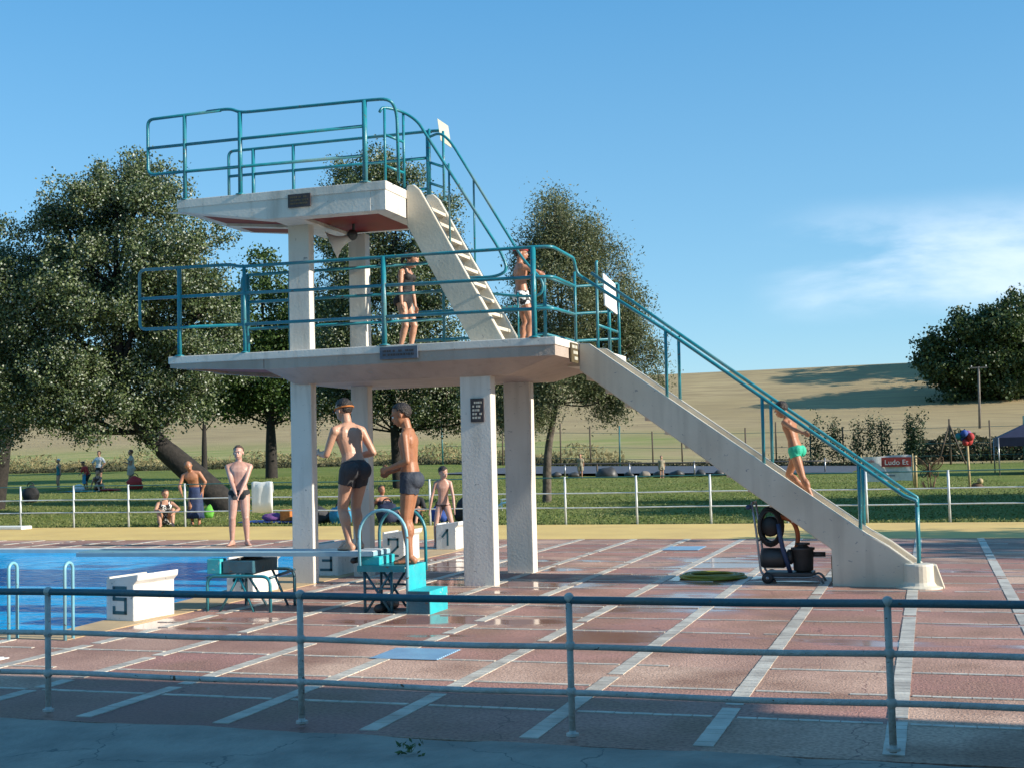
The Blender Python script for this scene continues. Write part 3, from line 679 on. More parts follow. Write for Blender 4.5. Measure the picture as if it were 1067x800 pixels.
block('3',15.9,'white starting block numbered 3, partly hidden behind the tower column and board')
block('2',18.2,'white starting block with the number 2, behind the springboard steps')
block('1',20.45,'white starting block with the number 1, farthest of the blocks, beside the thin boy')

# ------------------------------------------------------------------ springboard
t=empty('springboard',(-7.0,12.5,0),'long pale blue springboard on teal tube stands reaching over the water, with aqua steps','diving board')
mb=MB(); n_=24; L0,L1=-9.10,-5.50; ya_,yb_=12.15,12.62
for i in range(n_+1):
    x=L0+(L1-L0)*i/n_; z=.612+.012*i/n_
    for y,zz in ((ya_,z-.042),(ya_,z),(ya_+.012,z+.004),(yb_-.012,z+.004),(yb_,z),(yb_,z-.042)): mb.v.append((x,y,zz))
for i in range(n_):
    for j in range(6): mb.f.append((i*6+j,(i+1)*6+j,(i+1)*6+(j+1)%6,i*6+(j+1)%6))
mb.f+= [tuple(range(6)),tuple(range(n_*6+5,n_*6-1,-1))]
b_=mb.build('board','board',t); MB().box((-5.78,ya_+.02,.6275),(-5.51,yb_-.02,.632)).build('grip_pad','white',b_)
MB().box((-9.08,ya_+.02,.6165),(-7.2,yb_-.02,.6235)).build('grip_surface','lightaqua',b_)
def ustand(y, x0, x1, z, m_): return MB().tube(RP((x0,y,-.01),(x0,y,z),(x1,y,z),(x1,y,-.01),r=.10),.018,10)
fr=ustand(12.08,-7.39,-6.64,.375,0); fr.tube([(-7.25,12.08,-.01),(-7.02,12.08,.36)],.014,8); fr.tube([(-6.83,12.08,-.01),(-7.0,12.08,.36)],.014,8)
fr.tube([(-7.0,12.08,.372),(-6.98,12.70,.398)],.016,8)
fr.build('front_stand','teal',t,True)
fr=ustand(12.70,-7.28,-6.68,.40,0); fr.tube([(-7.25,12.70,.32),(-7.02,12.70,-.01)],.014,8); fr.tube([(-6.76,12.70,-.01),(-6.95,12.70,.39)],.014,8); fr.tube([(-7.39,12.08,.36),(-7.28,12.70,.38)],.016,8); fr.tube([(-6.64,12.08,.36),(-6.68,12.70,.39)],.016,8)
fr.build('rear_stand_frame','darkteal',t,True)
MB().box((-7.40,12.09,.395),(-7.24,12.22,.555)).build('fulcrum_box','aqua',t,bevel=.01)
MB().box((-7.22,12.11,.40),(-6.86,12.66,.535)).build('fulcrum_block','darkteal',t,bevel=.01)
MB().lathe((-7.04,12.12,.553),[(.016,0),(.016,.54)],16,'y').build('fulcrum_roller','black',t,True)
# rear stand with ladder hoops
for y in (12.18,12.60):
    mb=MB().tube([(-5.60,y,-.01),(-5.60,y,.43)],.016,8).tube([(-5.30,y,-.01),(-5.30,y,.43)],.016,8)
    mb.tube([(-5.60,y,.42),(-5.32,y,.02)],.014,8); mb.tube([(-5.30,y,.42),(-5.58,y,.02)],.014,8); mb.tube([(-5.60,y,.25),(-5.30,y,.25)],.012,8)
    mb.build('rear_stand','darkteal',t,True)
MB().lathe((-5.45,12.16,.045),[(.045,0),(.045,.46)],14,'y').build('stand_foot','black',t,True)
mb=MB().box((-5.66,12.14,.475),(-5.13,12.64,.487)); mb.box((-5.66,12.128,.425),(-5.13,12.139,.487)); mb.build('rear_deck','teal',t)
MB().box((-5.64,12.2,.488),(-5.44,12.60,.575)).build('board_anchor','aqua',t,bevel=.006)
MB().lathe((-5.72,12.16,.535),[(.030,0),(.030,.44)],14,'y').build('anchor_roller','black',t,True)
for y in (12.15,12.66):
    xa,xb,rr_=-5.64,-5.11,.265
    P=[(xa,y,.40)]+[tuple(p) for p in arc(((xa+xb)/2,y,.79),(-1,0,0),(0,0,1),rr_,0,PI,14)]+[(xb,y,-.01 if y<12.5 else .40)]
    MB().tube(P,.017,10).build('hoop_handrail','lightaqua' if y<12.5 else 'teal',t,True)
MB().box((-5.135,12.17,-.005),(-5.10,12.63,.486)).build('tall_step_panel','aqua',t,bevel=.004)
MB().box((-5.098,12.13,-.005),(-4.86,12.63,.235)).build('low_step','aqua',t,bevel=.004)
MB().box((-5.095,12.118,-.003),(-4.863,12.128,.232)).build('step_side_panel','darkteal',t)

# ------------------------------------------------------------------ pool ladder, far ladders
def hoop(x,y,top,dy,r,zlow=-.6,zland=0.0):
    return [(x,y+dy,zlow)]+[tuple(p) for p in arc((x,y+dy/2,top-abs(dy)/2),(0,1 if dy>0 else -1,0),(0,0,1),abs(dy)/2,0,PI,12)]+[(x,y,zland)]
t=empty('pool_ladder',(-7.9,9.9,0),'light blue pool ladder with two tall hoop handrails at the near left pool corner','pool ladder')
for x,y in ((-8.12,9.86),(-7.56,9.93)):
    MB().tube(hoop(x,y,.70,.115,.02),.0155,10).build('handrail','lightaqua',t,True)
for k in range(3): MB().box((-8.12,10.12,-.25-.25*k),(-7.6,10.2,-.22-.25*k)).build('rung','steel',t)
t=empty('pool_ladder',(-22.5,20.9,0),'small pale blue hoop handrail beyond the pool at the left edge of the photo','pool ladder')
for x in (-21.9,-21.3): MB().tube([(x-.9,24.2,0),(x-.9,24.2,.35)]+roundpath([(x-.9,24.2,.35),(x,24.2,.35),(x+.32,24.2,.6),(x,24.2,.95),(x-.9,24.2,.95)],.28)[1:],.02,8).build('handrail','lightaqua',t,True)
tag(recentre(MB().box((-23.2,26.7,.004),(-21.6,27.1,.085)).build('white_step','white',bevel=.02)),'low white slab lying on the path at the left edge, by the blue handrail','step')
t=empty('pool_ladder',(-7.4,22.2,0),'little white blue curved handrail just right of the number 1 starting block','pool ladder')
MB().tube([(-7.62,22.2,0)]+[tuple(p) for p in arc((-7.35,22.2,.45),(-1,0,0),(0,0,1),.27,0,PI,10)]+[(-7.08,22.2,0)],.02,8).build('handrail','lightaqua',t,True)

# ------------------------------------------------------------------ pump trolley
t=empty('pump_trolley',(-1.65,15.5,0),'dark wheeled pump trolley with hose coils parked under the lower stair','pool pump')
X,Y=-1.98,15.42
mb=MB()
for y in (Y,Y+.36):
    mb.tube(RP((X-.06,y,.95),(X-.02,y,.62),(X+.02,y,.12),(X+.12,y,.07),(X+.58,y,.07),(X+.68,y,.10),(X+.74,y,.0),r=.06),.014,8)
mb.tube([(X-.06,Y,.95),(X-.06,Y+.36,.95)],.014,8); mb.tube([(X,Y,.5),(X,Y+.36,.5)],.012,8)
mb.build('frame','steel',t,True)
MB().lathe((X-.10,Y-.04,.90),[(.03,0),(.03,.14)],10,'y').build('grip','bluehose',t,True)
MB().box((X+.06,Y-.02,.085),(X+.62,Y+.38,.125)).build('base_plate','darkgrey',t,bevel=.008)
for y in (Y-.05,Y+.37):
    w_=MB().lathe((X+.10,y,.065),[(.04,0),(.068,.008),(.068,.042),(.04,.05)],18,'y').build('wheel','black',t,True)
    MB().lathe((X+.10,y-.006,.065),[(.02,0),(.02,.06)],10,'y').build('hub','steel',w_,True)
MB().lathe((X+.0,Y+.18,.285),[(.05,0),(.105,.01),(.12,.04),(.12,.27),(.105,.30),(.05,.31)],18,'x').build('motor','darkgrey',t,True)
MB().lathe((X+.50,Y+.16,.13),[(.09,0),(.115,.02),(.125,.25),(.14,.26),(.14,.28),(.08,.285),(.05,.31),(.085,.312),(.085,.335),(.0,.34)][:-1],20).build('filter_pot','darkgrey',t,True)
MB().tube([(X+.60,Y+.16,.33),(X+.76,Y+.16,.33)],.030,10).build('outlet_pipe','darkgrey',t,True); MB().lathe((X+.31,Y+.16,.30),[(.06,0),(.09,.02),(.09,.06),(.05,.08)],14,'x').build('pump_flange','darkgrey',t,True)
mb=MB()
for k in range(9):
    rr_=.15+.018*(k%3); mb.tube([(X+.13+rr_*math.cos(a)*.75,Y+.07+.028*k,.66+rr_*1.25*math.sin(a)) for a in [2*PI*j/20 for j in range(20)]],.014,6,closed=True)
mb.lathe((X+.13,Y+.10,.66),[(.10,0),(.12,.02),(.12,.18),(.10,.2)],16,'y'); mb.build('cable_coil','black',t,True)
MB().tube(RP((X+.24,Y+.03,.70),(X+.27,Y+.02,.45),(X+.36,Y+.05,.12),r=.1),.028,10).build('suction_hose','bluehose',t,True)
MB().tube(roundpath([(X+.22,Y+.15,.78),(X+.40,Y+.14,.74),(X+.46,Y+.15,.56),(X+.42,Y+.15,.36)],.14,8),.028,10).build('delivery_hose','orange',t,True)

mb=MB()
for k in range(9):
    rr_=.22+.026*(k%5); dx,dy=random.uniform(-.02,.02),random.uniform(-.03,.03); z0=.018+.024*(k//5)+.005*(k%2)
    mb.tube([(-2.63+dx+rr_*1.25*math.cos(a),15.98+dy+rr_*1.15*math.sin(a),z0+.006*math.sin(3*a+k)) for a in [2*PI*j/36 for j in range(36)]],.017,7,closed=True)
tag(recentre(mb.build('coiled_hose','hose',None,True)),'flat coil of yellow green hose lying on the deck left of the pump trolley','hose')

def grating(name,x0,x1,y0,y1,n_,m_,label,skew=0):  # thin sheet with slightly raised slats in one colour
    mb=MB(); d=(y1-y0)/n_
    mb.box((x0,y0,.0065),(x1,y1,.0085))
    for k in range(n_): mb.box((x0+.01,y0+d*k+.2*d,.0086),(x1-.01,y0+d*k+.7*d,.013))
    return tag(recentre(mb.build(name,m_)),label,'mat')
grating('slatted_patch',-4.30,-3.72,9.42,9.95,12,'deckblue','pale blue slatted patch lying on the pink deck before the railing')
grating('slatted_patch',-4.15,-3.55,20.3,21.1,8,'deckblue','small pale blue slatted patch far back on the deck, right of the tower columns')
mb=MB(); mb.box((-9.6,8.72,.004),(-7.35,8.93,.010))
for i in range(34):
    for j in range(3): mb.box((-9.58+i*.0655,8.74+j*.062,.0101),(-9.545+i*.0655,8.78+j*.062,.018))
tag(recentre(mb.build('drain_grille','white')),'long white perforated drain grille in the deck at lower left','grille')

# ------------------------------------------------------------------ trees
def leaves(cent, size, m_, name, parent, quad=.62, seed=1, droop=0):
    g=np.random.default_rng(seed); N=len(cent); c=np.array(cent)
    a=g.normal(size=(N,3)); a/=np.linalg.norm(a,axis=1)[:,None]
    if droop: a[:,2]-=droop; a/=np.linalg.norm(a,axis=1)[:,None]
    b=g.normal(size=(N,3)); b-=a*(a*b).sum(1)[:,None]; b/=np.linalg.norm(b,axis=1)[:,None]
    s=size*g.uniform(.6,1.35,N)[:,None]
    v=np.empty((N,4,3)); v[:,0]=c-a*s*.5; v[:,1]=c+b*s*quad*.5; v[:,2]=c+a*s*.55; v[:,3]=c-b*s*quad*.5
    me=bpy.data.meshes.new(name); me.vertices.add(N*4); me.vertices.foreach_set('co',v.ravel())
    me.loops.add(N*4); me.loops.foreach_set('vertex_index',np.arange(N*4)); me.polygons.add(N); me.polygons.foreach_set('loop_start',np.arange(N)*4); me.polygons.foreach_set('loop_total',np.full(N,4))
    me.update(calc_edges=True); me.materials.append(M[m_])
    o=bpy.data.objects.new(name,me); col.objects.link(o)
    if parent: o.parent=parent; o.location=-parent.location
    return o
def crown_points(blobs, n, clump, per, seed, shell=.55, up=0):
    g=np.random.default_rng(seed); pts=[]; B=np.array(blobs); w_=B[:,3]**2.2; w_/=w_.sum()
    nc=n//per; boughs=[]
    for i,b in enumerate(B):                      # every lobe of the crown is built from separate boughs with dark gaps between them
        for k in range(13):
            d=g.normal(size=3); d[2]=d[2]*.8+.15; d/=np.linalg.norm(d)
            boughs.append((b[:3]+d*b[3]*g.uniform(.40,.95), b[3]*g.uniform(.26,.46), d, w_[i]/13*g.uniform(.6,1.5)))
    bw=np.array([q[3] for q in boughs]); bw/=bw.sum()
    for k in range(nc):
        c0,rad,od,_=boughs[g.choice(len(boughs),p=bw)]; d=g.normal(size=3); d/=np.linalg.norm(d)
        c=c0+d*rad*g.uniform(shell,1.0)**.8*np.array([1,1,.85+up])+od*rad*g.uniform(-.2,.5); cs=clump*g.uniform(.4,1.1)
        p=c+np.clip(g.normal(size=(per,3)),-1.7,1.7)*cs*np.array([1,1,.8+up])
        pts.append(p)
    return np.concatenate(pts)
def tree(name,label,blobs,trunk,tr,n,size,leafm,barkm='bark',clump=.35,per=28,seed=1,quad=.62,group=None,shell=.55,up=0,twigs=26,droop=0,cat='tree'):
    base=trunk[0]; t=empty(name,(base[0],base[1],base[2]),label,cat,group)
    mb=MB(); m_=len(trunk); P=roundpath(trunk,1.0,3)
    nn=len(P); mb.tube([P[0]-V((0,0,.3))]+P,[tr*1.35]+[tr*(1.15-.75*i/(nn-1)) for i in range(nn)],12)
    g=random.Random(seed); fork=[V(p) for p in trunk[1:]]
    for b in blobs:
        c=V(b[:3]); f=min(fork,key=lambda q:(q-c).length+max(0,q.z-c.z)*2); mid=f.lerp(c,.55)+V((g.uniform(-.3,.3),g.uniform(-.3,.3),-.25))
        r0=tr*.34
        mb.tube(roundpath([f,mid,c],.8,3),[r0]*2+[r0*.8]*2+[r0*.6]*2+[r0*.35] if False else r0*.6,7)
        for k in range(max(2,twigs//len(blobs))):
            d=V((g.gauss(0,1),g.gauss(0,1),g.gauss(.3,1))).normalized()*b[3]*g.uniform(.7,1.0)
            q=c.lerp(f,g.uniform(0,.4)); mb.tube([q,q+d*.5+V((0,0,.05)),c+d],[r0*.3,r0*.2,.012],5)
    mb.build('trunk',barkm,t,True)
    leaves(crown_points(blobs,n,clump,per,seed,shell,up),size,leafm,'crown',t,quad,seed+1,droop)
    return t
poplarA=[(-22.73,33.24,9.2,1.8),(-24.0,32.86,8.6,1.6),(-21.9,33.57,7.5,1.9),(-25.08,32.67,6.3,2.1),(-23.48,33.28,5.2,2.3),(-21.3,33.92,4.9,1.5),(-25.84,32.31,7.9,1.3),(-20.7,34.0,6.2,1.35),(-26.55,32.31,4.4,2.0),(-22.7,33.61,3.9,1.3),(-22.2,33.4,9.9,.9),(-23.2,33.1,10.0,.8),(-20.6,34.2,4.7,1.0),(-24.6,32.7,4.3,1.6),(-24.9,32.7,9.0,.7),(-22.6,33.7,3.3,1.2),(-24.2,33,3.0,1.3),(-26,32.5,3.0,1.4),(-21.4,34.1,3.5,1.0),(-25.6,32.4,6.2,1.8),(-27,32,7,1.6),(-22.6,33.3,6.2,1.8)]
tree('poplar_tree','big leaning silver poplar with thick slanting trunk, filling the left side of the photo',poplarA,[(-20.25,34.57,.05),(-21.38,34.14,1.26),(-22.72,33.64,2.52),(-23.36,33.35,4.0),(-23.38,33.17,6.92)],.36,270000,.078,'leafsilver',clump=.22,per=34,seed=3,quad=.75,shell=.4,twigs=60)
edgeB=[(-31.08,35.89,7.9,1.9),(-30.58,36.24,4.6,2.1),(-30.3,36.3,6.6,1.7),(-32.09,35.66,6.0,2.6),(-30.8,35.96,9.3,.8),(-31.8,36,4.0,1.8)]
tree('poplar_tree','dark tree with upright trunk cut by the left edge of the photo',edgeB,[(-30.6,36.44,.1),(-30.3,36.47,2.1),(-30.06,36.47,3.41),(-30.21,36.27,6.05)],.30,48000,.115,'leafdark',clump=.33,seed=5,quad=.75)
lindenC=[(-31.31,56.74,10.0,1.4),(-31.98,56.63,8.25,1.8),(-31.0,57.06,6.6,2.1),(-32.64,56.58,6.0,2.1),(-30.2,57.36,4.9,1.7),(-31.77,56.93,4.7,1.8),(-33.0,56.32,7.79,1.2),(-29.6,57.36,7.71,1.7),(-28.9,57.6,6.0,1.8),(-33.9,56.4,5.0,1.3),(-29.8,57,10.2,.9),(-31.4,57,11.6,.6),(-28.3,57.6,8.2,1.5),(-27.8,57.8,4.8,1.4),(-35,56.2,6.2,1.5)]
tree('linden_tree','round crowned lime tree with a straight trunk, just left of the front left tower column',lindenC,[(-31.31,57.27,.6),(-31.25,57.14,3.3),(-31.23,56.98,6.31)],.27,60000,.14,'leafgreen',clump=.38,seed=7,quad=.8)
lindenC2=[(-45.59,74.41,6.9,1.9),(-44.61,74.81,5.9,1.7),(-46.15,74.34,5.4,1.6),(-43.4,75,7,1.9)]
tree('linden_tree','thin trunked small tree farther back, right of the leaning trunk',lindenC2,[(-45.79,74.64,1.1),(-45.7,74.5,3.5),(-45.59,74.41,6.69)],.17,7000,.2,'leafdark',clump=.45,seed=8,quad=.8)
poplarD=[(-20.65,47.43,11.9,1.5),(-21.9,47.01,11.7,1.3),(-19.98,47.75,10.6,1.8),(-21.88,47.19,9.62,2.0),(-19.35,48.11,8.2,1.9),(-21.24,47.56,7.2,2.2),(-22.78,47.14,5.8,1.75),(-19.85,48.14,5.2,2.0),(-21.57,47.65,4.5,1.5),(-18.3,48.66,4.5,1.5),(-19.04,48.3,6.44,1.56),(-22.9,46.88,8.2,1.2),(-17.6,48.9,3.6,1.2),(-20.6,47.5,13.3,.9),(-21.7,47.1,12.9,1.1),(-19.9,47.7,12.5,1.2),(-18.9,48.1,11.3,1.2),(-22.6,46.9,11.0,1.1),(-20.9,47.3,12.4,1.4),(-22.4,47.2,4.0,1.2),(-18.6,48.3,9.6,1.2),(-20.2,47.9,3.4,1.4),(-18.9,48.4,3.2,1.3),(-23.4,47,3.6,1.1),(-17,49,4.8,1.3),(-16.2,49.2,3.4,1.1),(-20.3,47.2,6.2,1.8),(-20.6,47.1,8.6,1.8)]
tree('poplar_tree','tall silver leaved poplar rising directly behind the tower platforms',poplarD,[(-20.57,48.14,.3),(-20.6,48.01,2.58),(-20.75,47.81,5.31),(-20.78,47.57,9.21)],.20,185000,.092,'leafsilver',clump=.28,per=30,seed=9,quad=.75,shell=.45,twigs=50)
willowE=[(-10.75,38.25,8.5,1.0),(-11.2,38.16,7.5,1.1),(-10.1,38.52,7.7,1.1),(-10.62,38.41,6.2,1.45),(-9.3,38.86,6.4,1.0),(-11.53,38.2,4.9,1.3),(-9.7,38.76,4.8,1.4),(-8.7,39.07,4.7,.85),(-10.74,38.54,3.6,1.3),(-9.4,39.02,3.3,.95),(-11.9,38.19,3.4,1.0),(-12.9,37.75,3.3,.9),(-10.9,38.3,9.3,.45),(-8.3,39.1,3.7,.6)]
tree('willow_tree','feathery grey green willow right of the tower, standing on the lawn behind the fence',willowE,[(-11.43,38.49,.0),(-11.37,38.42,1.65),(-11.02,38.45,3.13),(-10.8,38.38,5.82)],.13,140000,.095,'leafwillow',barkm='bark2',clump=.25,per=26,seed=13,quad=.36,shell=.35,up=.45,twigs=90)
hillF=[(4.6,200.71,16.6,4.6),(9.61,202.22,17.6,5.0),(2.68,200.21,13.2,4.0),(7.36,201.81,12.0,5.7),(12.97,203.36,17.2,6.0),(12.69,203.67,10.6,6.0),(.9,199.49,16.2,1.8),(4.57,201.03,10.0,3.7),(9.28,202.6,9.8,4.27),(1.6,199.8,14.6,2.0)]
tree('oak_tree','broad dark green tree alone on the hill at the right, overhanging the shaded field',hillF,[(8.49,202.51,6.5),(8.6,202.3,9.5),(8.8,202.16,13.5)],.6,60000,.44,'leafdark',clump=.8,per=22,seed=15,quad=.8,shell=.6,twigs=20)
hillG=[(18.38,205.12,18.4,6.4),(16.77,204.96,11.5,7.0),(25,206,17,7),(24,206,10,6)]
tree('oak_tree','paler tree on the hill, cut off by the right edge of the photo',hillG,[(19,205,6.5),(19,205,10),(19,205,14)],.6,40000,.46,'leafgreen',clump=.85,per=22,seed=17,quad=.8,shell=.6,twigs=14)
tree('oak_tree','huge oak standing on the hill crest far to the right of the pale tree',[(34,224,30,9),(44,226,32,10),(32,228,22,9),(52,224,24,10),(31,219,20,7)],[(38,223,12),(38,223,18),(38,223,25)],.8,14000,.9,'leafdark',clump=1.2,per=22,seed=19,quad=.8,shell=.6,twigs=12)
# trees outside the frame on the right whose shade falls into the picture
def offtree(x,y,h,r,label,seed,n=6000):
    b=[(x,y,h-r*.8,r),(x+r*.7,y+r*.4,h-r*1.5,r*.9),(x-r*.6,y-r*.5,h-r*1.7,r*.85),(x+.2,y-.4,h-r*2.2,r*.9)]
    z=terr(x,y); b=[(p,q,max(s,z+1.4+c*.6),c) for p,q,s,c in b]
    tree('linden_tree',label,b,[(x,y,z),(x,y,z+1.6),(x,y,h*.6)],.2,n,.26,'leafgreen',clump=.5,seed=seed,quad=.8)
for i,(x,y,h,r,lb) in enumerate([(8,31.4,6.5,2.0,'nearest of the shade trees along the lawn to the right'),(12,33.0,8,2.3,'second shade tree on the right lawn, behind the nearest one'),(16,30.8,9,2.5,'tall lime tree at the far right of the lawn'),(21,34.0,11,2.7,'tallest lime tree on the right lawn'),(27,33,12,3.0,'lime tree farthest to the right on the lawn'),(11,36.3,8,2.2,'lime tree set back on the right lawn, near the banner'),(36,36,15,3.5,'old lime tree far off to the right')]):
    offtree(x,y,h,r,lb,40+i,9000)
offtree(13.5,22.8,6.6,1.7,'lone young lime tree growing beside the deck on the right',60,3500)
offtree(19.5,19.6,8.6,1.6,'slim lime tree beside the deck, right of the young one',61,3500)

scatter_later = True
# ------------------------------------------------------------------ rough grass, hedge, vine fence, field props
def scatter(n, fx_, size, m_, name, seed, label=None, quad=.4, droop=0, kind='stuff'):
    g=np.random.default_rng(seed); pts=fx_(g,n); o=leaves(pts,size,m_,name,None,quad,seed,droop)
    if label: tag(o,label)
    if kind: o['kind']=kind
    return o
def band(x0,x1,y0,y1,h0,h1,flat=False):
    def f(g,n):
        x=g.uniform(x0,x1,n); y=y0+(y1-y0)*g.random(n); hh=h1*(.55+.45*np.sin(x*.9)*np.sin(x*.37+1))
        z=np.array([terr(a,b) for a,b in zip(x,y)])+g.random(n)**1.3*np.maximum(h0,hh)
        return np.stack([x,y,z],1)
    return f
scatter(14000,band(-95,-20,83,87,.4,1.3),.34,'drygrass','dry_weeds',70,'strip of tall dry weeds between the left lawn and the field',.25)
scatter(12000,band(-70,0,78,80,.2,.5),.22,'hedge','dark_undergrowth',71,'dark strip of undergrowth along the far side of the lawn',.4)
scatter(20000,band(-1.5,40,82,85,1.3,1.9),.30,'hedge','rough_hedge',72,'long dark brown green hedge between the lawn and the stubble field',.5)
scatter(9000,band(-14,30,36,40,.02,.10),.10,'leafgreen','grass_tufts',73,'uneven grass tufts on the sunny lawn behind the fence',.15)
def lawn_pts(g,n):
    y=27.6+(g.random(n)**1.7)*30; x=-30+g.random(n)*(40)-(y-27.6)*.35; k=[noise.noise(V((a*.5,b*.5,0))) for a,b in zip(x,y)]
    z=np.array([terr(a,b) for a,b in zip(x,y)])+g.random(n)*(.05+.05*np.array(k)); return np.stack([x,y,z],1)
scatter(70000,lawn_pts,.075,'lawnblades','short_grass',75,'short uneven grass of the lawn behind the far railing',.3)
t=empty('mesh_fence',(-8,78,.7),'tall dark post fence half covered with climbing vines in front of the stubble field','fence')
for i,x in enumerate(np.arange(-30,24,1.95)):
    x=float(x)+random.uniform(-.25,.25); z=terr(x,78); h=random.uniform(2.2,2.75)
    MB().tube([(x,78,z-.1),(x+random.uniform(-.05,.05),78,z+h)],.05,6).build('post','post' if i%3 else 'greenrail',t,True)
mb=MB()
for z in (.5,1.2,2.1): mb.tube([(x,78,terr(x,78)+z) for x in range(-30,24,3)],.012,4)
mb.build('wire','greenrail',t)
g_=np.random.default_rng(77); cl_=[]
for k in range(130):
    c=g_.choice([-6.4,-5.3,-4.0,-3.2,-2.4,-1.0,-.8]); 
    x=c+g_.normal()*.18; z=.8+2.3*g_.random()**.8
    cl_.append(np.array([x,77.9,terr(x,78)+z-.5])+g_.normal(size=(40,3))*np.array([.16,.12,.34]))
for k in range(60):
    x=g_.uniform(-9,7); z=g_.random()*.9
    cl_.append(np.array([x,77.8,terr(x,78)+z])+g_.normal(size=(20,3))*np.array([.3,.2,.3]))
leaves(np.concatenate(cl_),.13,'leafvine','vines',t,.7,78)
mb=MB(); z=terr(1.0,77); mb.tube([(.4,77,z),(1.1,77.2,z+2.3)],.05,6).tube([(1.9,77,z),(1.1,77.2,z+2.3)],.05,6).tube([(1.1,77.2,z-.1),(1.1,77.2,z+2.6)],.06,6)
tag(recentre(mb.build('braced_post','post',None,True)),'dark braced post with two slanting struts standing at the vine covered fence','fence post')
t=empty('utility_pole',(5.6,159.6,terr(5.6,159.6)),'lone wooden pole with a short crossbar in the field below the hill tree','utility pole')
z=terr(5.6,159.6); MB().tube([(5.64,159.6,z-.3),(5.8,159.5,z+7.2)],[.16,.11],8).build('pole','polem',t,True); MB().box((4.85,159.4,z+7.0),(6.75,159.55,z+7.16)).build('crossbar','polem',t)
for x in (5.0,6.6): MB().lathe((x,159.47,z+7.16),[(.05,0),(.07,.1),(.04,.2)],8).build('insulator','rope',t)

# banner
def text(body,size,loc,m_,parent,name='lettering',rot=0,ext=.002):
    cu=bpy.data.curves.new(name,'FONT'); cu.body=body; cu.size=size; cu.extrude=ext; ob=bpy.data.objects.new(name,cu); col.objects.link(ob)
    bpy.context.view_layer.update(); me=bpy.data.meshes.new_from_object(ob.evaluated_get(bpy.context.evaluated_depsgraph_get())); bpy.data.objects.remove(ob)
    me.transform(Matrix.Rotation(PI/2,4,'X')); me.transform(Matrix.Translation(V(loc)-parent.location)); me.materials.clear(); me.materials.append(M[m_])
    o=bpy.data.objects.new(name,me); col.objects.link(o); o.parent=parent; o.location=(0,0,0)
    return o
bx0,bx1,by,bz0,bz1=-2.30,-.62,46.9,.33,1.20
t=empty('banner',(-1.45,by,.25),'white banner with a red top panel reading Ludo Et, tied between stakes on the grass','banner')
zz=terr(-1.45,by)
mb=MB(); 
for i in range(13):
    x=bx0+(bx1-bx0)*i/12
    for k in range(6): mb.v.append((x,by+.03*math.sin(i*.9+k*.5),bz0+(bz1-bz0)*k/5-.02*math.sin(i*.52)+(.03*i/12 if k==5 else 0)))
for i in range(12):
    for k in range(5): mb.f.append((i*6+k,(i+1)*6+k,(i+1)*6+k+1,i*6+k+1))
mb.build('sheet','bannerwhite',t,True)
o=MB().box((bx0+.66,by-.055,bz0+.50),(bx1-.02,by-.045,bz1-.04)).build('red_panel','bannerred',t)
text('Ludo Et',.255,(bx0+.76,by-.06,bz0+.57),'white',t)
text('Ludo',.16,(bx0+.10,by-.05,bz0+.66),'bannerred',t)
mb=MB()
for k,(a,b_) in enumerate(((.55,1.25),(.35,1.1))): mb.box((bx0+a,by-.056,bz0+.30-.13*k),(bx0+b_,by-.05,bz0+.34-.13*k))
mb.build('small_print','plaqueblue',t)
for x in (bx0-.03,bx1+.03): MB().tube([(x,by,zz-.05),(x,by,bz1+.08)],.025,6).build('stake','wood',t,True)
z=terr(-.5,45.1); tag(recentre(MB().tube([(-.5,45.1,z-.05),(-.48,45.1,1.22)],.055,8).build('wooden_post','wood',None,True)),'pale bare wooden post right of the Ludo Et banner','post')
# wicker butterfly
t=empty('butterfly_sculpture',(-.14,44.26,terr(0,44.3)),'brown wicker butterfly on a twiggy stem right of the bare wooden post','garden sculpture')
def wing(sx,name):
    mb=MB(); c=V((-.05,44.26,.78))
    up_=[c,c+V((sx*.12,0,.18)),c+V((sx*.36,.03,.40)),c+V((sx*.46,.04,.36)),c+V((sx*.42,.03,.14)),c+V((sx*.22,0,-.06))]
    lo_=[c,c+V((sx*.22,0,-.06)),c+V((sx*.30,.02,-.16)),c+V((sx*.20,.02,-.30)),c+V((sx*.06,0,-.18))]
    for p in (up_,lo_):
        q=roundpath(p,.12,3,closed=True); mb.tube(q,.016,6,closed=True)
        for k in range(0,len(q),2): mb.tube([c,q[k]],.008,5)
        for f_ in (.45,.7): mb.tube([c.lerp(x_,f_) for x_ in q],.008,5,closed=True)
    return mb.build(name,'twig',t,True)
wing(1,'wing'); wing(-1,'wing')
mb=MB().tube([(-.05,44.26,.50),(-.05,44.26,.95)],.035,8); mb.tube([(-.05,44.26,.95),(-.12,44.26,1.15)],.008,5).tube([(-.05,44.26,.95),(.05,44.26,1.15)],.008,5); mb.build('body','twig',t,True)
mb=MB(); gg=random.Random(4)
for k in range(14):
    x=gg.uniform(-.35,.25); mb.tube([(x*.4-.05,44.26,.0),(x-.05,44.26+gg.uniform(-.1,.1),gg.uniform(.25,.6))],.014,5)
mb.build('stem','twig',t,True)
# pinwheel balloons on stake
t=empty('balloon_stake',(1.2,44.7,terr(1.2,44.7)),'pale stake topped by a bunch of blue, teal and red balloons on the right lawn','balloons')
MB().tube([(1.2,44.7,-.1),(1.17,44.66,1.50)],.04,8).build('stake','wood',t,True)
for (dx,dz,r_,c) in ((-.12,.28,.13,'blue'),(.06,.36,.12,'purple'),(-.24,.30,.10,'teal'),(.06,.16,.16,'red'),(.14,.28,.12,'red'),(-.03,.10,.10,'red'),(-.05,.38,.12,'blue')):
    MB().ball((1.14+dx,44.62+.1*math.sin(dx*30),1.52+dz),r_,12,8,(1,1,1.12)).build('balloon','c_'+c,t,True)
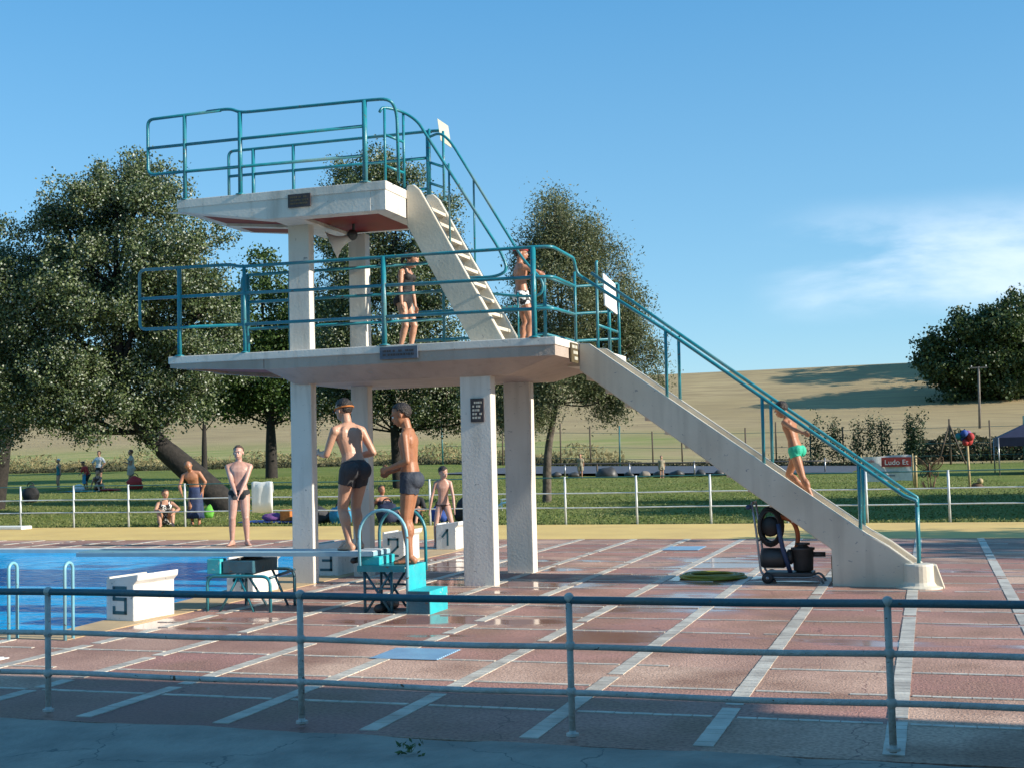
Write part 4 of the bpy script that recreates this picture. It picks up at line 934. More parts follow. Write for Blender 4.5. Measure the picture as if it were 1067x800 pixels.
# little wooden figure
t=empty('garden_figure',(1.5,44.8,0),'small brown crouching garden figure on the grass beside the balloon stake','garden figure')
MB().ball((1.42,44.8,.14),.17,12,8,(1.2,.9,.9)).ball((1.62,44.8,.10),.12,10,7,(1.5,.9,.6)).build('body','twig',t,True); MB().ball((1.52,44.78,.34),.10,10,8).build('head','wood',t,True); MB().ball((1.74,44.78,.06),.07,8,6,(1.6,.8,.6)).build('paw','wood',t,True)
# tent
t=empty('party_tent',(5.0,57.5,.3),'dark navy canopy tent on thin poles at the right edge of the photo','tent')
a=[(2.65,55.6),(6.65,55.6),(6.65,59.6),(2.65,59.6)]; ze=1.78; zt=2.75
mb=MB(); v=[(x,y,ze) for x,y in a]+[(4.65,57.6,zt)]; mb.add(v,[(0,1,4),(1,2,4),(2,3,4),(3,0,4)])
va=[(x,y,ze+.002) for x,y in a]+[(x,y,ze-.36) for x,y in a]; mb.add(va,[(i,(i+1)%4,(i+1)%4+4,i+4) for i in range(4)]); mb.build('canopy','navy',t)
for x,y in a: MB().tube([(x,y,terr(x,y)-.05),(x,y,ze)],.03,6).build('pole','steel',t,True)
t2=recentre(MB().ball((4.0,55.35,1.38),.17,12,8,(1,1,1.15)).build('balloon','c_blue',None,True)); tag(t2,'blue balloon hanging from the front edge of the navy tent','balloon')

# low rail course beyond the willow, with dark boulders
t=empty('low_rail',(-14,60.5,.3),'long low dark rail on pale posts beyond the lawn, seen under the stair','railing')
MB().tube([(-18.5+i*1.0,59.3+i*.27,1.06-.012*i) for i in range(15)],.045,6).build('rail','darkgrey',t,True)
for i in range(10):
    x=-18.3+i*1.5; y=59.3+(x+18.5)*.27; MB().tube([(x,y,terr(x,y)-.05),(x,y,1.05)],.04,6).build('post','steel' if i%2 else 'post',t,True)
tag(MB().add([(-24,61.5,terr(-24,61.5)+.05),(-3.5,61.5,terr(-3.5,61.5)+.06),(-3.5,75,terr(-3.5,75)+.08),(-24,75,terr(-24,75)+.08)],[(0,1,2,3)]).build('grey_path','pathm'),kind='structure')
gg=random.Random(9)
names_=['leftmost boulder of the dark row beyond the lawn','second dark boulder from the left below the low rail','big low dark boulder, third from the left','small rounded dark boulder, fourth from the left','grey boulder in the middle of the row','dark boulder just right of the middle','wide dark boulder, third from the right end','small dark boulder, second from the right end','dark boulder at the right end of the row, by the stair']
for k,(x,w_) in enumerate(((-17.0,.22),(-16.2,.24),(-14.7,.52),(-13.7,.2),(-13.0,.25),(-12.3,.28),(-11.5,.3),(-10.4,.25),(-9.6,.22))):
    y=58.6+(x+18.5)*.27; z=terr(x,y); mb=MB().ball((x,y,z+.12),w_,12,8,(1.1,.8,.75)); mb.v=[tuple(V(p)+V((1,1,1))*0+V(p).normalized()*0+V((noise.noise(V(p)*3),noise.noise(V(p)*3+V((5,5,5))),noise.noise(V(p)*3+V((9,0,0)))))*.12) for p in mb.v]
    o=mb.build('boulder','darkgrey' if k!=4 else 'polem',None,True); tag(recentre(o),names_[k],'boulder','dark boulders along the low rail')
# slatted lounger near willow
t=empty('sun_lounger',(-11.0,34.6,.05),'white slatted lounger standing at the foot of the willow trunk behind the tower','sun lounger')
mb=MB()
for k in range(6): mb.box((-11.35,34.4,.35+.09*k),(-10.72,34.44,.41+.09*k))
mb.build('backrest','white',t); mb=MB()
for k in range(4): mb.box((-11.35,34.1+.08*k-.4,.33),(-10.72,34.16+.08*k-.4,.36))
mb.build('seat','white',t)
for x in (-11.33,-10.75):
    for y in (33.75,34.42): MB().box((x-.02,y-.02,.0),(x+.02,y+.02,.36)).build('leg','white',t)

# shade building beside the deck (outside the frame, right of the camera)
t=empty('changing_room_building',(8,2,0),'long low cream changing room building to the right of the camera, shading the near deck','building')
BX0,BX1,BY0,BY1,BH=3.6,10,-7,7.45,4.9
MB().box((BX0,BY0,-.2),(BX1,BY1,BH)).build('wall','wallm',t); MB().box((BX0-.25,BY0-.3,BH+.002),(BX1+.3,BY1+.25,BH+.18)).build('roof','roof',t,bevel=.01)
for k in range(4):
    y=-4.5+k*3.2; f_=MB().box((BX0-.03,y,1.3),(BX0-.003,y+1.2,2.3)).build('window','darkteal',t); MB().box((BX0-.06,y-.05,1.22),(BX0-.004,y+1.25,1.295)).build('sill','white',f_)
f_=MB().box((BX0-.04,6.2,0.01),(BX0-.003,7.1,2.1)).build('door','teal',t); MB().ball((BX0-.08,6.32,1.05),.035).build('handle','steel',f_)

lw=np.array([(-2.66+.05*math.sin(i*2.4),6.32+.04*math.cos(i*2.4),.03+.012*i) for i in range(34)])
lw[:,2]=.03+.009*(np.arange(34)%9); lw[:,0]+=.03*np.sin(np.arange(34)*1.7); tag(recentre(leaves(lw,.04,'leafgreen','weed',None,.4,5)),'small green weed growing from the concrete kerb in front of the railing','weed')
# ------------------------------------------------------------------ people
def ik(a, tgt, l1, l2, hint):
    a, tgt = V(a), V(tgt); d=tgt-a; L_=min(d.length,(l1+l2)*.998); L_=max(L_,abs(l1-l2)+.01); u=d.normalized(); tgt=a+u*L_
    k=(l1*l1-l2*l2+L_*L_)/(2*L_); h=math.sqrt(max(l1*l1-k*k,1e-6)); hv=V(hint)-u*V(hint).dot(u); hv.normalize()
    return a+u*k+hv*h, tgt
def capsule(mb, a, b, r0, r1, flat=None, n=12):
    a,b=V(a),V(b); t=(b-a); 
    if t.length<1e-6: t=V((0,0,1e-5))
    t.normalize(); ref=V(flat[0]) if flat else (V((1,0,0)) if abs(t.x)<.9 else V((0,1,0))); fs=flat[1] if flat else 1
    p=ref-t*ref.dot(t); p.normalize(); q=t.cross(p); k=len(mb.v); rings=[]
    for s in (-.95,-.7,-.35,0): rings.append((a+t*r0*s*(1 if not flat else min(1,fs)),r0*math.sqrt(1-s*s)))
    for s in (0,.35,.7,.95): rings.append((b+t*r1*s*(1 if not flat else min(1,fs)),r1*math.sqrt(1-s*s)))
    for c,r in rings:
        for j in range(n): w_=2*PI*j/n; mb.v.append(tuple(c+p*(math.cos(w_)*r*fs)+q*(math.sin(w_)*r)))
    m_=len(rings)
    for i in range(m_-1):
        for j in range(n): mb.f.append((k+i*n+j,k+i*n+(j+1)%n,k+(i+1)*n+(j+1)%n,k+(i+1)*n+j))
    mb.f.append(tuple(k+j for j in range(n-1,-1,-1))); mb.f.append(tuple(k+(m_-1)*n+j for j in range(n)))
def loft(mb, secs, rv, n=16):
    k=len(mb.v)
    for i,(c,w_,d_,*e) in enumerate(secs):
        t=(V(secs[min(i+1,len(secs)-1)][0])-V(secs[max(i-1,0)][0])).normalized(); x=(V(rv)-t*V(rv).dot(t)).normalized(); y=t.cross(x)
        for j in range(n):
            a=2*PI*j/n; ca,sa=math.cos(a),math.sin(a); sq=.85
            mb.v.append(tuple(V(c)+x*w_*math.copysign(abs(ca)**sq,ca)+y*d_*math.copysign(abs(sa)**sq,sa)))
    m_=len(secs)
    for i in range(m_-1):
        for j in range(n): mb.f.append((k+i*n+j,k+i*n+(j+1)%n,k+(i+1)*n+(j+1)%n,k+(i+1)*n+j))
    mb.f.append(tuple(k+j for j in range(n-1,-1,-1))); mb.f.append(tuple(k+(m_-1)*n+j for j in range(n)))
def person(label, loc, rz, H, skinm='skin', hair='hairdark', hairstyle='short', hip=(0,0,.543), lean=0, side=0, feet=None, knees=((-.15,1,0),(.15,1,0)), hands=None, elbows=((-.5,-1,-.2),(.5,-1,-.2)),
           head=(0,0), wear=(), bulk=1.0, vox=.011, fem=0, extra=None, toe=(0,0), group=None):
    t=bpy.data.objects.new('person',None); col.objects.link(t); t.location=loc; t.rotation_euler=(0,0,R(rz)); t['local']=1; tag(t,label,'person',group)
    pel=V(hip); u=V((math.sin(R(side)),math.sin(R(lean)),math.cos(R(lean))*math.cos(R(side)))).normalized(); rv=V((1,0,0)); rv=(rv-u*rv.dot(u)).normalized(); fw=u.cross(rv)
    feet=feet or ((-.055,0,.045),(.055,0,.045)); hands=hands or ((-.15,.03,.40),(.15,.03,.40))
    mb=MB(); b=bulk; bones=[]
    wa,hp_,sh=(.070-.008*fem)*b,(.087+.006*fem)*b,(.100-.010*fem)*b
    loft(mb,[(pel-u*.055,.040*b,.045*b),(pel-u*.030,.078*b,.058*b),(pel+u*.0,hp_,.062*b),(pel+u*.045,(hp_+wa)/2,.058*b),(pel+u*.09,wa,.050*b),(pel+u*.15,.080*b,.055*b),(pel+u*.20+fw*.004,.092*b,.062*b),(pel+u*.240,sh*1.0,.057*b),(pel+u*.268,sh*.80,.044*b),(pel+u*.300,.050*b,.034)],rv)
    # shoulder blades and buttocks give the trunk its relief
    for s in (-1,1):
        mb.ball(pel+rv*s*.045*b-fw*.030*b-u*.025,.050*b,12,8,(1,1,1.1)); mb.ball(pel+rv*s*.048*b-fw*.026*b+u*.215,.036*b,10,7,(1.1,.8,1.6)); mb.ball(pel+rv*s*.042*b+fw*(.030+.012*fem)*b+u*.215,.036*b,10,7,(1.2,.8+.3*fem,.9))
    bones.append(('torso',pel-u*.06,pel+u*.29,.08*b))
    nb=pel+u*.288; hd=(Quaternion(rv,R(-head[0]))@u).normalized(); ha=Quaternion(hd,R(head[1])); hf=ha@(hd.cross(ha@rv).normalized()) if False else None
    hr=ha@rv; hr=(hr-hd*hr.dot(hd)).normalized(); hf=hd.cross(hr)
    hc=nb+hd*.105+hf*.012
    capsule(mb,nb-u*.015,hc-hd*.045-hf*.012,.034*b,.031); bones.append(('head',hc-hd*.03,hc+hd*.03,.055))
    rotm=Matrix((hr,hf,hd)).transposed().to_quaternion()
    k_=1+.12*max(0,(1.5-H))          # children have larger heads
    def hb(x,y,z,r,s3): mb.ball(hc+hr*x*k_+hf*y*k_+hd*z*k_,r*k_,14,10,s3,rotm)
    hb(0,-.004,.020,.056,(.88,1.10,1.0)); hb(0,.014,-.018,.044,(.88,1.0,1.15)); hb(0,.034,-.052,.017,(1.2,.8,.8)); hb(0,.060,-.012,.0095,(.9,1.2,1.6)); hb(0,.056,.014,.012,(2.6,.6,.6)); hb(0,.054,-.036,.010,(1.8,.8,.7))
    for s in (-1,1): hb(s*.050,-.006,-.006,.014,(.45,.8,1.3))
    # arms
    for i,s in enumerate((-1,1)):
        S=pel+u*.252+rv*s*sh*1.05; capsule(mb,pel+u*.285+rv*s*.018,S+u*.006-rv*s*.012,.024*b,.027*b); e,h_=ik(S,hands[i],.165,.145,elbows[i])
        mb.ball(S-u*.006,.031*b,10,8); capsule(mb,S,e,.029*b,.0215*b); capsule(mb,S.lerp(e,.35),S.lerp(e,.6),.027*b,.025*b); capsule(mb,e,e.lerp(h_,.35),.0215*b,.0235*b); capsule(mb,e.lerp(h_,.3),h_,.0235*b,.0145)
        bones.append(('arm',S,e,.03)); bones.append(('arm',e,h_,.02)); fd=(h_-e).normalized()
        sd_=V((0,0,1)) if abs(fd.z)<.8 else V((0,1,0)); sd_=(sd_-fd*sd_.dot(fd)).normalized(); nn=fd.cross(sd_)
        capsule(mb,h_+fd*.012,h_+fd*.045,.013,.016,(nn,.5)); bones.append(('arm',h_,h_+fd*.1,.02))
        if vox<.008:
            inn=-nn*s if nn.dot(rv)*s<0 else nn*s
            inn=(-rv*s-fd*(-rv*s).dot(fd)).normalized()
            for q,(o_,ln) in enumerate(((-.0165,.030),(-.0055,.038),(.0055,.040),(.0165,.034))):
                p0=h_+fd*.047+sd_*o_; p1=p0+fd*ln*.55+inn*.004; p2=p1+fd*ln*.42+inn*.012; capsule(mb,p0,p1,.0056,.0052,n=8); capsule(mb,p1,p2,.0052,.0044,n=8)
            p0=h_+fd*.016+sd_*.012; p1=p0+fd*.018+sd_*.014+inn*.006; p2=p1+fd*.020+sd_*.002+inn*.006; capsule(mb,p0,p1,.0068,.006,n=8); capsule(mb,p1,p2,.006,.005,n=8)
        else: capsule(mb,h_+fd*.045,h_+fd*.085,.015,.010,(nn,.5))
    # legs
    for i,s in enumerate((-1,1)):
        Hj=pel+rv*s*.048*b-u*.02; kn,an=ik(Hj,feet[i],.245,.238,knees[i])
        capsule(mb,Hj,Hj.lerp(kn,.5),.055*b,.047*b); capsule(mb,Hj.lerp(kn,.45),kn,.048*b,.034*b); capsule(mb,kn,kn.lerp(an,.3),.033*b,.034*b)
        sh_=(an-kn).normalized(); kh=V(knees[i]); kh=(kh-sh_*kh.dot(sh_)).normalized()
        mb.ball(kn.lerp(an,.30)-kh*.010,.034*b,10,8,(.95,1,1.9),sh_.to_track_quat('Z','Y')); capsule(mb,kn.lerp(an,.3),an,.033*b,.020*b); mb.ball(kn+kh*.008,.029*b,10,8)
        bones.append(('thigh',Hj,kn,.05)); bones.append(('shin',kn,an,.03))
        ty=R(toe[i] if isinstance(toe,(tuple,list)) else 0); tf=V((math.sin(ty)+.15*s,math.cos(ty),0)).normalized(); lat=V((tf.y,-tf.x,0))
        z0=an.z-.045; an0=V((an.x,an.y,z0)); capsule(mb,an0-tf*.022+V((0,0,.024)),an+V((0,0,0)),.024,.021); capsule(mb,an0-tf*.020+V((0,0,.018)),an0+tf*.070+V((0,0,.013)),.019,.022,(V((0,0,1)),.62)); capsule(mb,an0+tf*.066+V((0,0,.012)),an0+tf*.098+V((0,0,.009)),.023,.019,(V((0,0,1)),.45))
        capsule(mb,an+V((0,0,.0)),an0+tf*.055+V((0,0,.018)),.021,.015)
        bones.append(('foot',an0,an0+tf*.1,.02))
    mb.v=[tuple(V(p)*H) for p in mb.v]
    raw=mb.build('body_raw',skinm); md=raw.modifiers.new('r','REMESH'); md.mode='VOXEL'; md.voxel_size=vox; md.use_smooth_shade=True
    ms=raw.modifiers.new('s','SMOOTH'); ms.factor=.5; ms.iterations=5 if vox<.008 else 3
    bpy.context.view_layer.update(); dg=bpy.context.evaluated_depsgraph_get(); me=bpy.data.meshes.new_from_object(raw.evaluated_get(dg)); bpy.data.objects.remove(raw)
    me.name='body'; me.materials.clear(); me.materials.append(M[skinm]); me.polygons.foreach_set('use_smooth',[True]*len(me.polygons))
    body=bpy.data.objects.new('body',me); col.objects.link(body); body.parent=t
    # clothing cut from the body surface
    co=np.empty(len(me.vertices)*3); me.vertices.foreach_get('co',co); co=co.reshape(-1,3)/H
    no=np.array([v.normal for v in me.vertices]) if len(me.vertices) else None
    D=[];T=[]
    for nm,a,c,r in bones:
        a_,d_=np.array(a),np.array(c)-np.array(a); tt=np.clip(((co-a_)@d_)/max(d_@d_,1e-9),0,1); D.append(np.linalg.norm(co-a_-tt[:,None]*d_,axis=1)/r); T.append(tt)
    D=np.array(D);T=np.array(T); near=D.argmin(0); kind=np.array([bn[0] for bn in bones])[near]; tp=T[near,np.arange(len(co))]
    ta=((co-np.array(pel))@np.array(u)); xr=(co-np.array(pel))@np.array(rv); yr_=(co-np.array(pel))@np.array(fw)
    for nm,m_,lo,hi,leg,arm,opt in wear:
        # lo..hi: extent along the spine measured from the pelvis; leg: share of the thigh covered; arm: share of the upper arm
        sel=((kind=='torso')&(ta<hi)&(ta>lo))
        if leg>0: 
            th=(kind=='thigh')&(tp<leg); sel|=th&(ta<hi)
            if leg>.9: sel|=(kind=='shin')&(tp<opt.get('shin',0))
        if arm>0:
            ar=np.isin(near,[i for i,bn in enumerate(bones) if bn[0]=='arm' and abs(bn[3]-.03)<1e-6]); sel|=ar&(tp<arm)
        if opt.get('brief'): sel&=((ta>-.022-.0*xr)|(np.abs(xr)<.045+.9*(ta+.09)))&(ta>-.085)
        if opt.get('straps'): sel&=~((ta>.240)&(np.abs(np.abs(xr)-.055)>.012))
        idx_=np.nonzero(sel)[0]
        if len(idx_)<8: continue
        keep=set(idx_.tolist()); fs=[tuple(p.vertices) for p in me.polygons if all(v in keep for v in p.vertices)]; used=sorted({v for f in fs for v in f}); rm={v:i for i,v in enumerate(used)}
        off=opt.get('off',.012 if nm=='swimsuit' else .007); vs=[]
        for v in used:
            q=co[v]*H+no[v]*off
            if opt.get('loose'):
                w_=opt['loose']*max(0,min(1,(hi-ta[v])/(hi-lo+.001))); q=q+no[v]*w_*np.array([1,1,.2])
            vs.append(tuple(q))
        cm=MB(); cm.v=vs; cm.f=[tuple(rm[v] for v in f) for f in fs]; c_=bpy.data.meshes.new(nm); c_.from_pydata(cm.v,[],cm.f); c_.materials.append(M[m_]); c_.polygons.foreach_set('use_smooth',[True]*len(c_.polygons))
        oc=bpy.data.objects.new(nm,c_); col.objects.link(oc); oc.parent=t
        so=oc.modifiers.new('s','SMOOTH'); so.iterations=1; so.factor=.5; sl=oc.modifiers.new('t','SOLIDIFY'); sl.thickness=.006; sl.offset=-.6
    # hair
    def hp2(x,y,z): return (hc+hr*x*k_+hf*y*k_+hd*z*k_)*H
    if hairstyle!='none':
        bmh=bmesh.new(); bmesh.ops.create_icosphere(bmh,subdivisions=4,radius=1); dele=[]
        for v in bmh.verts:
            x,y,z=v.co
            line={'short':-.35,'bob':-.95,'pony':-.45,'bald':-.1,'cap':.12}[hairstyle]
            cut = (y>.30 and z<.42+.25*(y-.3)) or (y<=.30 and z<line-(.45 if y<-.35 and hairstyle=='short' else 0)) or (abs(x)>.6 and y>-.1 and y<=.3 and z<.08 and hairstyle=='short')
            if hairstyle=='bald': cut = cut or z>.42
            if cut: dele.append(v)
            s_=1.01+(.07*noise.noise(v.co*4+V((H*7,0,0)))+.09*noise.noise(v.co*11) if hairstyle!='cap' else 0)
            p=V((x*.0535*s_,y*.0655*s_-.006,z*.0585*s_+.020)); v.co=V(hp2(*p))
        bmesh.ops.delete(bmh,geom=dele,context='VERTS'); hm=bpy.data.meshes.new('hair'); bmh.to_mesh(hm); bmh.free()
        hm.polygons.foreach_set('use_smooth',[True]*len(hm.polygons)); hm.materials.append(M['c_white' if hairstyle=='cap' else hair])
        oh=bpy.data.objects.new('swim_cap' if hairstyle=='cap' else 'hair',hm); col.objects.link(oh); oh.parent=t; sl=oh.modifiers.new('t','SOLIDIFY'); sl.thickness=.006*H; sl.offset=-1
        if hairstyle=='pony':
            MB().tube([hp2(0,-.07,.03),hp2(0,-.095,.01),hp2(0,-.10,-.05),hp2(0,-.085,-.09)],[.018*H,.022*H,.018*H,.006*H],10).build('ponytail',hair,oh,True)
    if vox<.012:
        for s in (-1,1):
            e_=MB().ball(hp2(s*.021,.0515,.000),.0070*H,10,7).build('eye','white',t,True); MB().ball(hp2(s*.021,.0562,.000),.0038*H,8,6).build('iris','black',e_,True)
            MB().tube([hp2(s*.010,.0625,.0135),hp2(s*.021,.0635,.0165),hp2(s*.032,.056,.0135)],.0022*H,6).build('eyebrow',hair,t,True)
        MB().tube([hp2(-.014,.058,-.0375),hp2(0,.0645,-.0385),hp2(.014,.058,-.0375)],[.0018*H,.003*H,.0018*H],6).build('lips','skinbrown',t,True)
    if extra: extra(t,hp2,H)
    return t
def band_(m_,z=.02,r=.0036,name='headband',tilt=0):
    def f(t,hp2,H):
        P=[hp2(.0560*math.cos(a),-.006+.0685*math.sin(a),z+.003*math.sin(a)-tilt*math.sin(a)) for a in [2*PI*i/28 for i in range(28)]]
        o=MB().tube(P,r*H,8,closed=True).build(name,m_,t,True)
    return f
def goggles(t,hp2,H):
    band_('c_orange',.012,.0055,'goggle_strap')(t,hp2,H)
    for s in (-1,1): MB().ball(hp2(s*.024,.064,.006),.012*H,10,7,(1.3,.6,.9)).build('goggle_lens','black',t,True)

zg=terr
# man on the far deck
person('man in small black briefs, hands clasped in front, facing the camera on the far deck',(-12.42,21.45,0),204,1.86,'skinpink','hairbrown','short',(0,0,.543),-2,0,
  feet=((-.075,0,.045),(.075,.0,.045)),hands=((-.024,.135,.525),(.020,.125,.53)),elbows=((-1,-.35,-.1),(1,-.35,-.1)),head=(4,-8),wear=[('briefs','c_black',-.09,.018,.10,0,{'brief':1})],bulk=1.05,vox=.0085,toe=(-14,14))
# boy starting on the springboard
person('boy in black swimming trunks with orange goggle strap, seen from behind stepping along the springboard',(-5.80,12.40,.625),60,1.63,'skin','hairdark','short',(0,.0,.53),14,0,
  feet=((-.06,-.02,.045),(.065,.05,.045)),knees=((-.1,1,0),(.1,1,0)),hands=((-.10,.25,.63),(.10,.14,.60)),elbows=((-.35,-1,-.3),(.55,-1,-.1)),head=(0,8),wear=[('trunks','c_grey',-.2,.04,.36,0,{})],bulk=1.02,vox=.0065,extra=goggles)
person('tanned boy in dark slate trunks standing on the tall aqua step, side view, elbow bent',(-5.16,12.40,.485),98,1.66,'skintan','hairdark','short',(0,0,.545),2,0,
  feet=((-.04,.0,.045),(.05,.03,.045)),hands=((-.09,.11,.60),(.07,.13,.58)),elbows=((-.5,-1,-.1),(.5,-1,-.3)),head=(14,0),wear=[('trunks','c_slate',-.2,.03,.36,0,{})],bulk=.95,vox=.0065)
# child climbing the lower stair
person('child in mint green trunks climbing the lower tower stair, one hand on the handrail',(-1.50,15.72,.90),70,1.30,'skintan','hairdark','short',(0,.03,.52),14,0,
  feet=((-.05,-.15,.045),(.05,-.04,.13)),knees=((-.1,1,0),(.1,1,0)),hands=((-.28,-.22,.64),(.15,.14,.44)),elbows=((-.5,-.3,-1),(.5,-.6,-.5)),head=(14,0),wear=[('trunks','c_mint',-.2,.02,.26,0,{})],bulk=.92,vox=.0065)
# on the lower platform
person('girl in a black one piece swimsuit looking down on the middle platform, facing right',(-6.72,16.05,2.967),-98,1.42,'skin','hairdark','pony',(0,0,.532),6,0,
  feet=((-.05,.03,.045),(.05,-.03,.045)),hands=((-.12,.06,.42),(.13,.05,.42)),head=(28,0),wear=[('swimsuit','c_black',-.2,.30,.10,0,{'straps':1})],bulk=.96,vox=.0075,fem=1)
person('boy in black and white patterned trunks at the stair end of the middle platform',(-5.12,16.3,2.967),-52,1.40,'skinbrown','hairdark','short',(0,0,.538),-3,0,
  feet=((-.05,0,.045),(.05,.03,.045)),hands=((-.05,.19,.74),(.07,.20,.72)),elbows=((-1,-.1,-.3),(1,-.1,-.2)),head=(6,-20),wear=[('trunks','c_print',-.2,.03,.36,0,{})],bulk=.95,vox=.0075,extra=band_('c_red',.03,.006))
# thin boy at block 1
person('thin pale boy in brown briefs leaning on his thigh beside block number 1',(-8.12,20.98,0),-158,1.47,'skinpink','hairdark','short',(0,-.02,.515),10,0,
  feet=((-.13,.10,.045),(.10,-.03,.045)),knees=((-.3,1,0),(.3,1,0)),hands=((-.13,.12,.44),(.17,.02,.42)),elbows=((-1,-.3,0),(1,-.5,0)),head=(18,30),wear=[('briefs','c_brown',-.09,.0,.10,0,{'brief':1})],bulk=.82,vox=.009)
# people on the lawn
def towelskirt(m_,z0,z1,r0,r1,name='towel'):
    def f(t,hp2,H):
        mb=MB(); n_=40
        for k in range(9):
            z=z0+(z1-z0)*k/8; r=r0+(r1-r0)*k/8
            for j in range(n_): a=2*PI*j/n_; q=r*(1+.07*math.sin(a*7+k*.2)*k/8); mb.v.append((q*math.cos(a)*H,q*math.sin(a)*.72*H,z*H))
        for k in range(8):
            for j in range(n_): mb.f.append((k*n_+j,k*n_+(j+1)%n_,(k+1)*n_+(j+1)%n_,(k+1)*n_+j))
        o=mb.build(name,m_,t,True); sl=o.modifiers.new('t','SOLIDIFY'); sl.thickness=.012
    return f
person('bending elderly man wrapped in a dark blue towel behind the far railing',(-17.75,28.5,zg(-17,28.5)),200,1.72,'skinbrown','hairgrey','bald',(0,-.03,.53),27,10,
  feet=((-.05,0,.045),(.05,0,.045)),hands=((-.10,.04,.50),(.16,.20,.48)),elbows=((-1,-.3,.1),(.6,-.5,0)),head=(0,20),wear=[],bulk=1.12,vox=.012,extra=towelskirt('c_navyblue',.56,.10,.095,.13))
seat=dict(hip=(0,0,.085),lean=6,feet=((-.10,.30,.045),(.08,.33,.045)),knees=((-.2,.3,1),(.2,.3,1)))
person('woman in a black and white swimsuit hugging her knees behind the far railing',(-18.35,28.05,0),215,1.66,'skin','hairbrown','short',hands=((-.12,.24,.20),(.02,.22,.22)),elbows=((-1,-.3,0),(1,-.3,0)),head=(-4,20),wear=[('swimsuit','c_zebra',-.2,.30,.10,0,{'straps':1})],bulk=1.08,vox=.012,fem=1,**seat)
def P(x,y): return (x,y,zg(x,y))
person('small child in a white swimming cap and teal swimsuit, arm out, on the left lawn',P(-37.3,48.6),150,1.38,'skin','hairdark','cap',hands=((-.14,.0,.42),(.26,.10,.66)),wear=[('swimsuit','c_teal',-.09,.235,.2,0,{})],bulk=.9,vox=.016)
def holdtowel(t,hp2,H):
    MB().box((-.12*H,.12*H,.20*H),(.02*H,.16*H,.52*H)).build('held_towel','c_cyan',t,bevel=.02)
person('child in a red top and black shorts bending over on the left lawn',P(-35.6,48.3),165,1.34,'skinbrown','hairdark','short',lean=24,hip=(0,-.03,.51),hands=((-.08,.20,.48),(.12,.2,.5)),wear=[('shirt','c_red',-.02,.30,0,1.0,{'loose':.02}),('shorts','c_black',-.09,.0,1.0,0,{'shin':.15,'off':.012})],vox=.016,extra=holdtowel)
person('woman in white T shirt and dark shorts, hands on hips, in the left lawn group',P(-36.6,50.6),185,1.66,'skin','hairdark','bob',hands=((-.11,.06,.56),(.11,.06,.56)),elbows=((-1,-.1,0),(1,-.1,0)),wear=[('shirt','c_white',.0,.30,0,1.0,{'loose':.02}),('shorts','c_black',-.09,.01,.5,0,{'off':.012})],vox=.016,fem=1)
person('person in white beach dress with auburn hair standing beside the red bag on the lawn',P(-33.5,48.6),120,1.70,'skin','hairred','short',hands=((-.05,.12,.68),(.08,.12,.66)),wear=[('dress','c_cream',-.09,.30,.75,.5,{'loose':.05,'off':.015})],vox=.016,fem=1)
person('bare shouldered woman sitting on a towel at the feet of the lawn group',P(-34.3,47.3),215,1.62,'skin','hairdark','bob',hip=(0,0,.09),lean=-8,feet=((-.18,.40,.05),(-.05,.42,.05)),knees=((-.1,.2,1),(.1,.2,1)),hands=((.0,.24,.24),(.18,-.10,.05)),wear=[('swimsuit','c_brown',-.2,.30,.10,0,{'straps':1})],vox=.016,fem=1)
s2=dict(hip=(0,0,.085),lean=16,feet=((-.08,.36,.05),(.08,.34,.05)),knees=((-.1,.2,1),(.1,.2,1)))
person('person in black clothes sitting behind the far railing, seen between the tower columns',(-11.9,28.9,zg(-12,28.9)),190,1.68,'skin','hairdark','short',hands=((-.1,.25,.2),(.1,.25,.2)),wear=[('shirt','c_black',-.02,.3,0,1.0,{'loose':.02}),('trousers','c_navy',-.09,.0,1.0,0,{'shin':.7,'off':.012})],vox=.014,**s2)
person('woman in dark swimsuit leaning back on the grass left of the person in black',(-12.9,29.3,zg(-13,29.3)),230,1.64,'skinbrown','hairbrown','bob',hands=((-.14,-.1,.05),(.14,-.1,.05)),hip=(0,0,.085),lean=-14,feet=((-.08,.42,.05),(.06,.40,.05)),knees=((-.1,.2,1),(.1,.2,1)),wear=[('swimsuit','c_navy',-.09,.22,.1,0,{})],vox=.014,fem=1)
person('tiny far away person in pale clothes standing by the low rail, right of centre',P(-11.9,58.9),200,1.05,'skin','hairbrown','short',wear=[('dress','c_khaki',-.09,.28,.6,.8,{'loose':.04})],vox=.02)
person('tiny far away person in yellowish clothes near the left end of the low rail',P(-15.6,58.2),180,1.15,'skin','hairbrown','short',wear=[('dress','c_khaki',-.09,.28,.9,.8,{'loose':.03})],vox=.02)

# bags, towels and small things
def lump(x,y,sx,sy,sz,m_,name,label,cat,seed=1,z=None,grp=None,handle=False):
    z=zg(x,y) if z is None else z; mb=MB().ball((0,0,0),1,20,14); vs=[]
    for v in mb.v:
        p=V(v); d=noise.noise(p*1.6+V((seed*3.1,seed,0)))*.28+noise.noise(p*4+V((seed,0,seed)))*.10
        q=p*(1+d); vs.append((x+q.x*sx,y+q.y*sy,z+max(-.0,q.z*.62+.42)*sz))
    mb.v=vs
    t=empty(name,(x,y,z),label,cat,grp) if handle else None
    o=mb.build('bag_body' if handle else name,m_,t,True)
    if handle: MB().tube(arc((x,y-.0,z+sz*.95),(1,0,0),(0,0,1),sx*.45,0,PI,10),.018,6).build('strap','black',t,True); return t
    return tag(recentre(o),label,cat,grp)
lump(-32.1,40.2,.34,.25,.62,'c_black','backpack','big black backpack standing on the lawn near the left edge','bag',2,handle=True)
lump(-32.9,48.0,.36,.28,.55,'c_red','beach_bag','round red beach bag on the lawn right of the person in white','bag',3,handle=True)
lump(-34.9,46.8,.28,.2,.3,'c_white','plastic_bag','small white bag on the grass beside the sitting woman','bag',4)
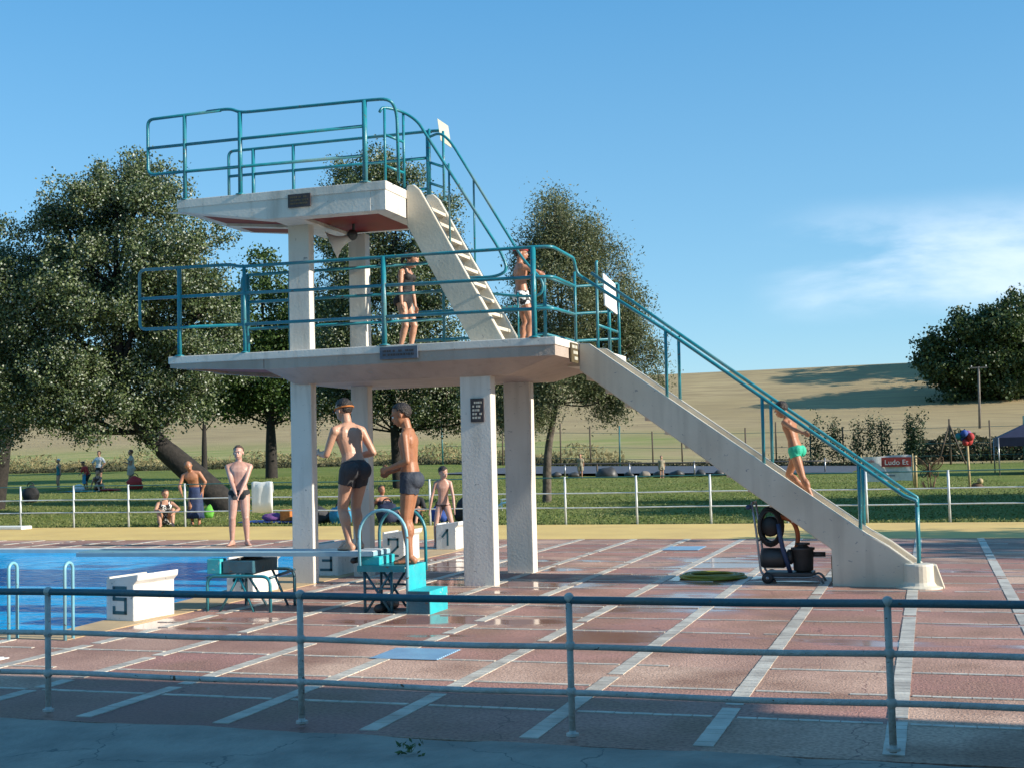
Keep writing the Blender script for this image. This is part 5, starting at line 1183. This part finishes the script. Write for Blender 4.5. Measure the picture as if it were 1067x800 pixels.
lump(-17.25,28.3,.13,.10,.30,'c_green','carrier_bag','bright green bag hanging low beside the man in the blue towel','bag',5,z=.18)
lump(-13.75,28.6,.30,.2,.42,'c_cyan','beach_bag','bright blue bag on the grass just left of the springboard hoop','bag',6,handle=True)
lump(-14.6,28.9,.42,.3,.40,'c_grey','clothes_pile','grey and black heap of clothes on the grass right of the front column','clothes',7)
lump(-13.35,28.9,.24,.2,.22,'c_orange','beach_towel','crumpled orange red towel lying on top of the grass by the blue bag','towel',8,z=.42)
lump(-12.45,28.45,.3,.25,.5,'c_navy','holdall','dark navy bag between the two people sitting behind the railing','bag',9,handle=True)
lump(-11.2,28.7,.22,.2,.45,'c_blue','beach_bag','royal blue bag at the white railing post, right of the person in black','bag',10,handle=True)
lump(-10.5,28.9,.4,.3,.55,'c_black','backpack','black backpack behind the thin pale boy','bag',11,handle=True)
t=lump(-15.9,29.1,.28,.2,.18,'c_purple','clothes_pile','pink purple clothes lying on the blue towel near the white sheet','clothes',12,z=.06)
tag(recentre(MB().box((-16.7,28.75,.02),(-15.0,29.6,.045)).build('beach_towel','c_blue',bevel=.01)),'blue beach towel spread on the grass behind the railing, under the purple clothes','towel')
tag(recentre(MB().box((-15.62,28.95,.05),(-15.32,29.2,.34)).build('cool_box','c_orange',bevel=.03)),'small orange brown box on the blue towel','cool box')
lump(-33.5,47.0,.5,.3,.10,'c_red','beach_towel','dark red towel on the grass between the sitting woman and the red bag','towel',13)
lump(-34.6,46.6,.9,.4,.06,'c_teal','beach_towel','flat teal towel under the sitting woman on the left lawn','towel',14)
mb=MB()
for i in range(11):
    x=-15.62+.56*i/10
    for k,(dy,z) in enumerate(((.028,.80),(.028,.85),(.028,.9),(.022,1.045),(0,1.07),(-.022,1.05),(-.032,.9),(-.034,.6),(-.032,.33))): mb.v.append((x,27.6+dy+.012*math.sin(i*1.3+k),z+.01*math.sin(i)))
for i in range(10):
    for k in range(8): mb.f.append((i*9+k,(i+1)*9+k,(i+1)*9+k+1,i*9+k+1))
o=mb.build('hanging_towel','white',None,True); sl=o.modifiers.new('t','SOLIDIFY'); sl.thickness=.006; tag(recentre(o),'white towel hung over the far railing right of the man in black briefs','towel')

for o in list(bpy.data.objects):
    if 'local' in o.keys(): del o['local']
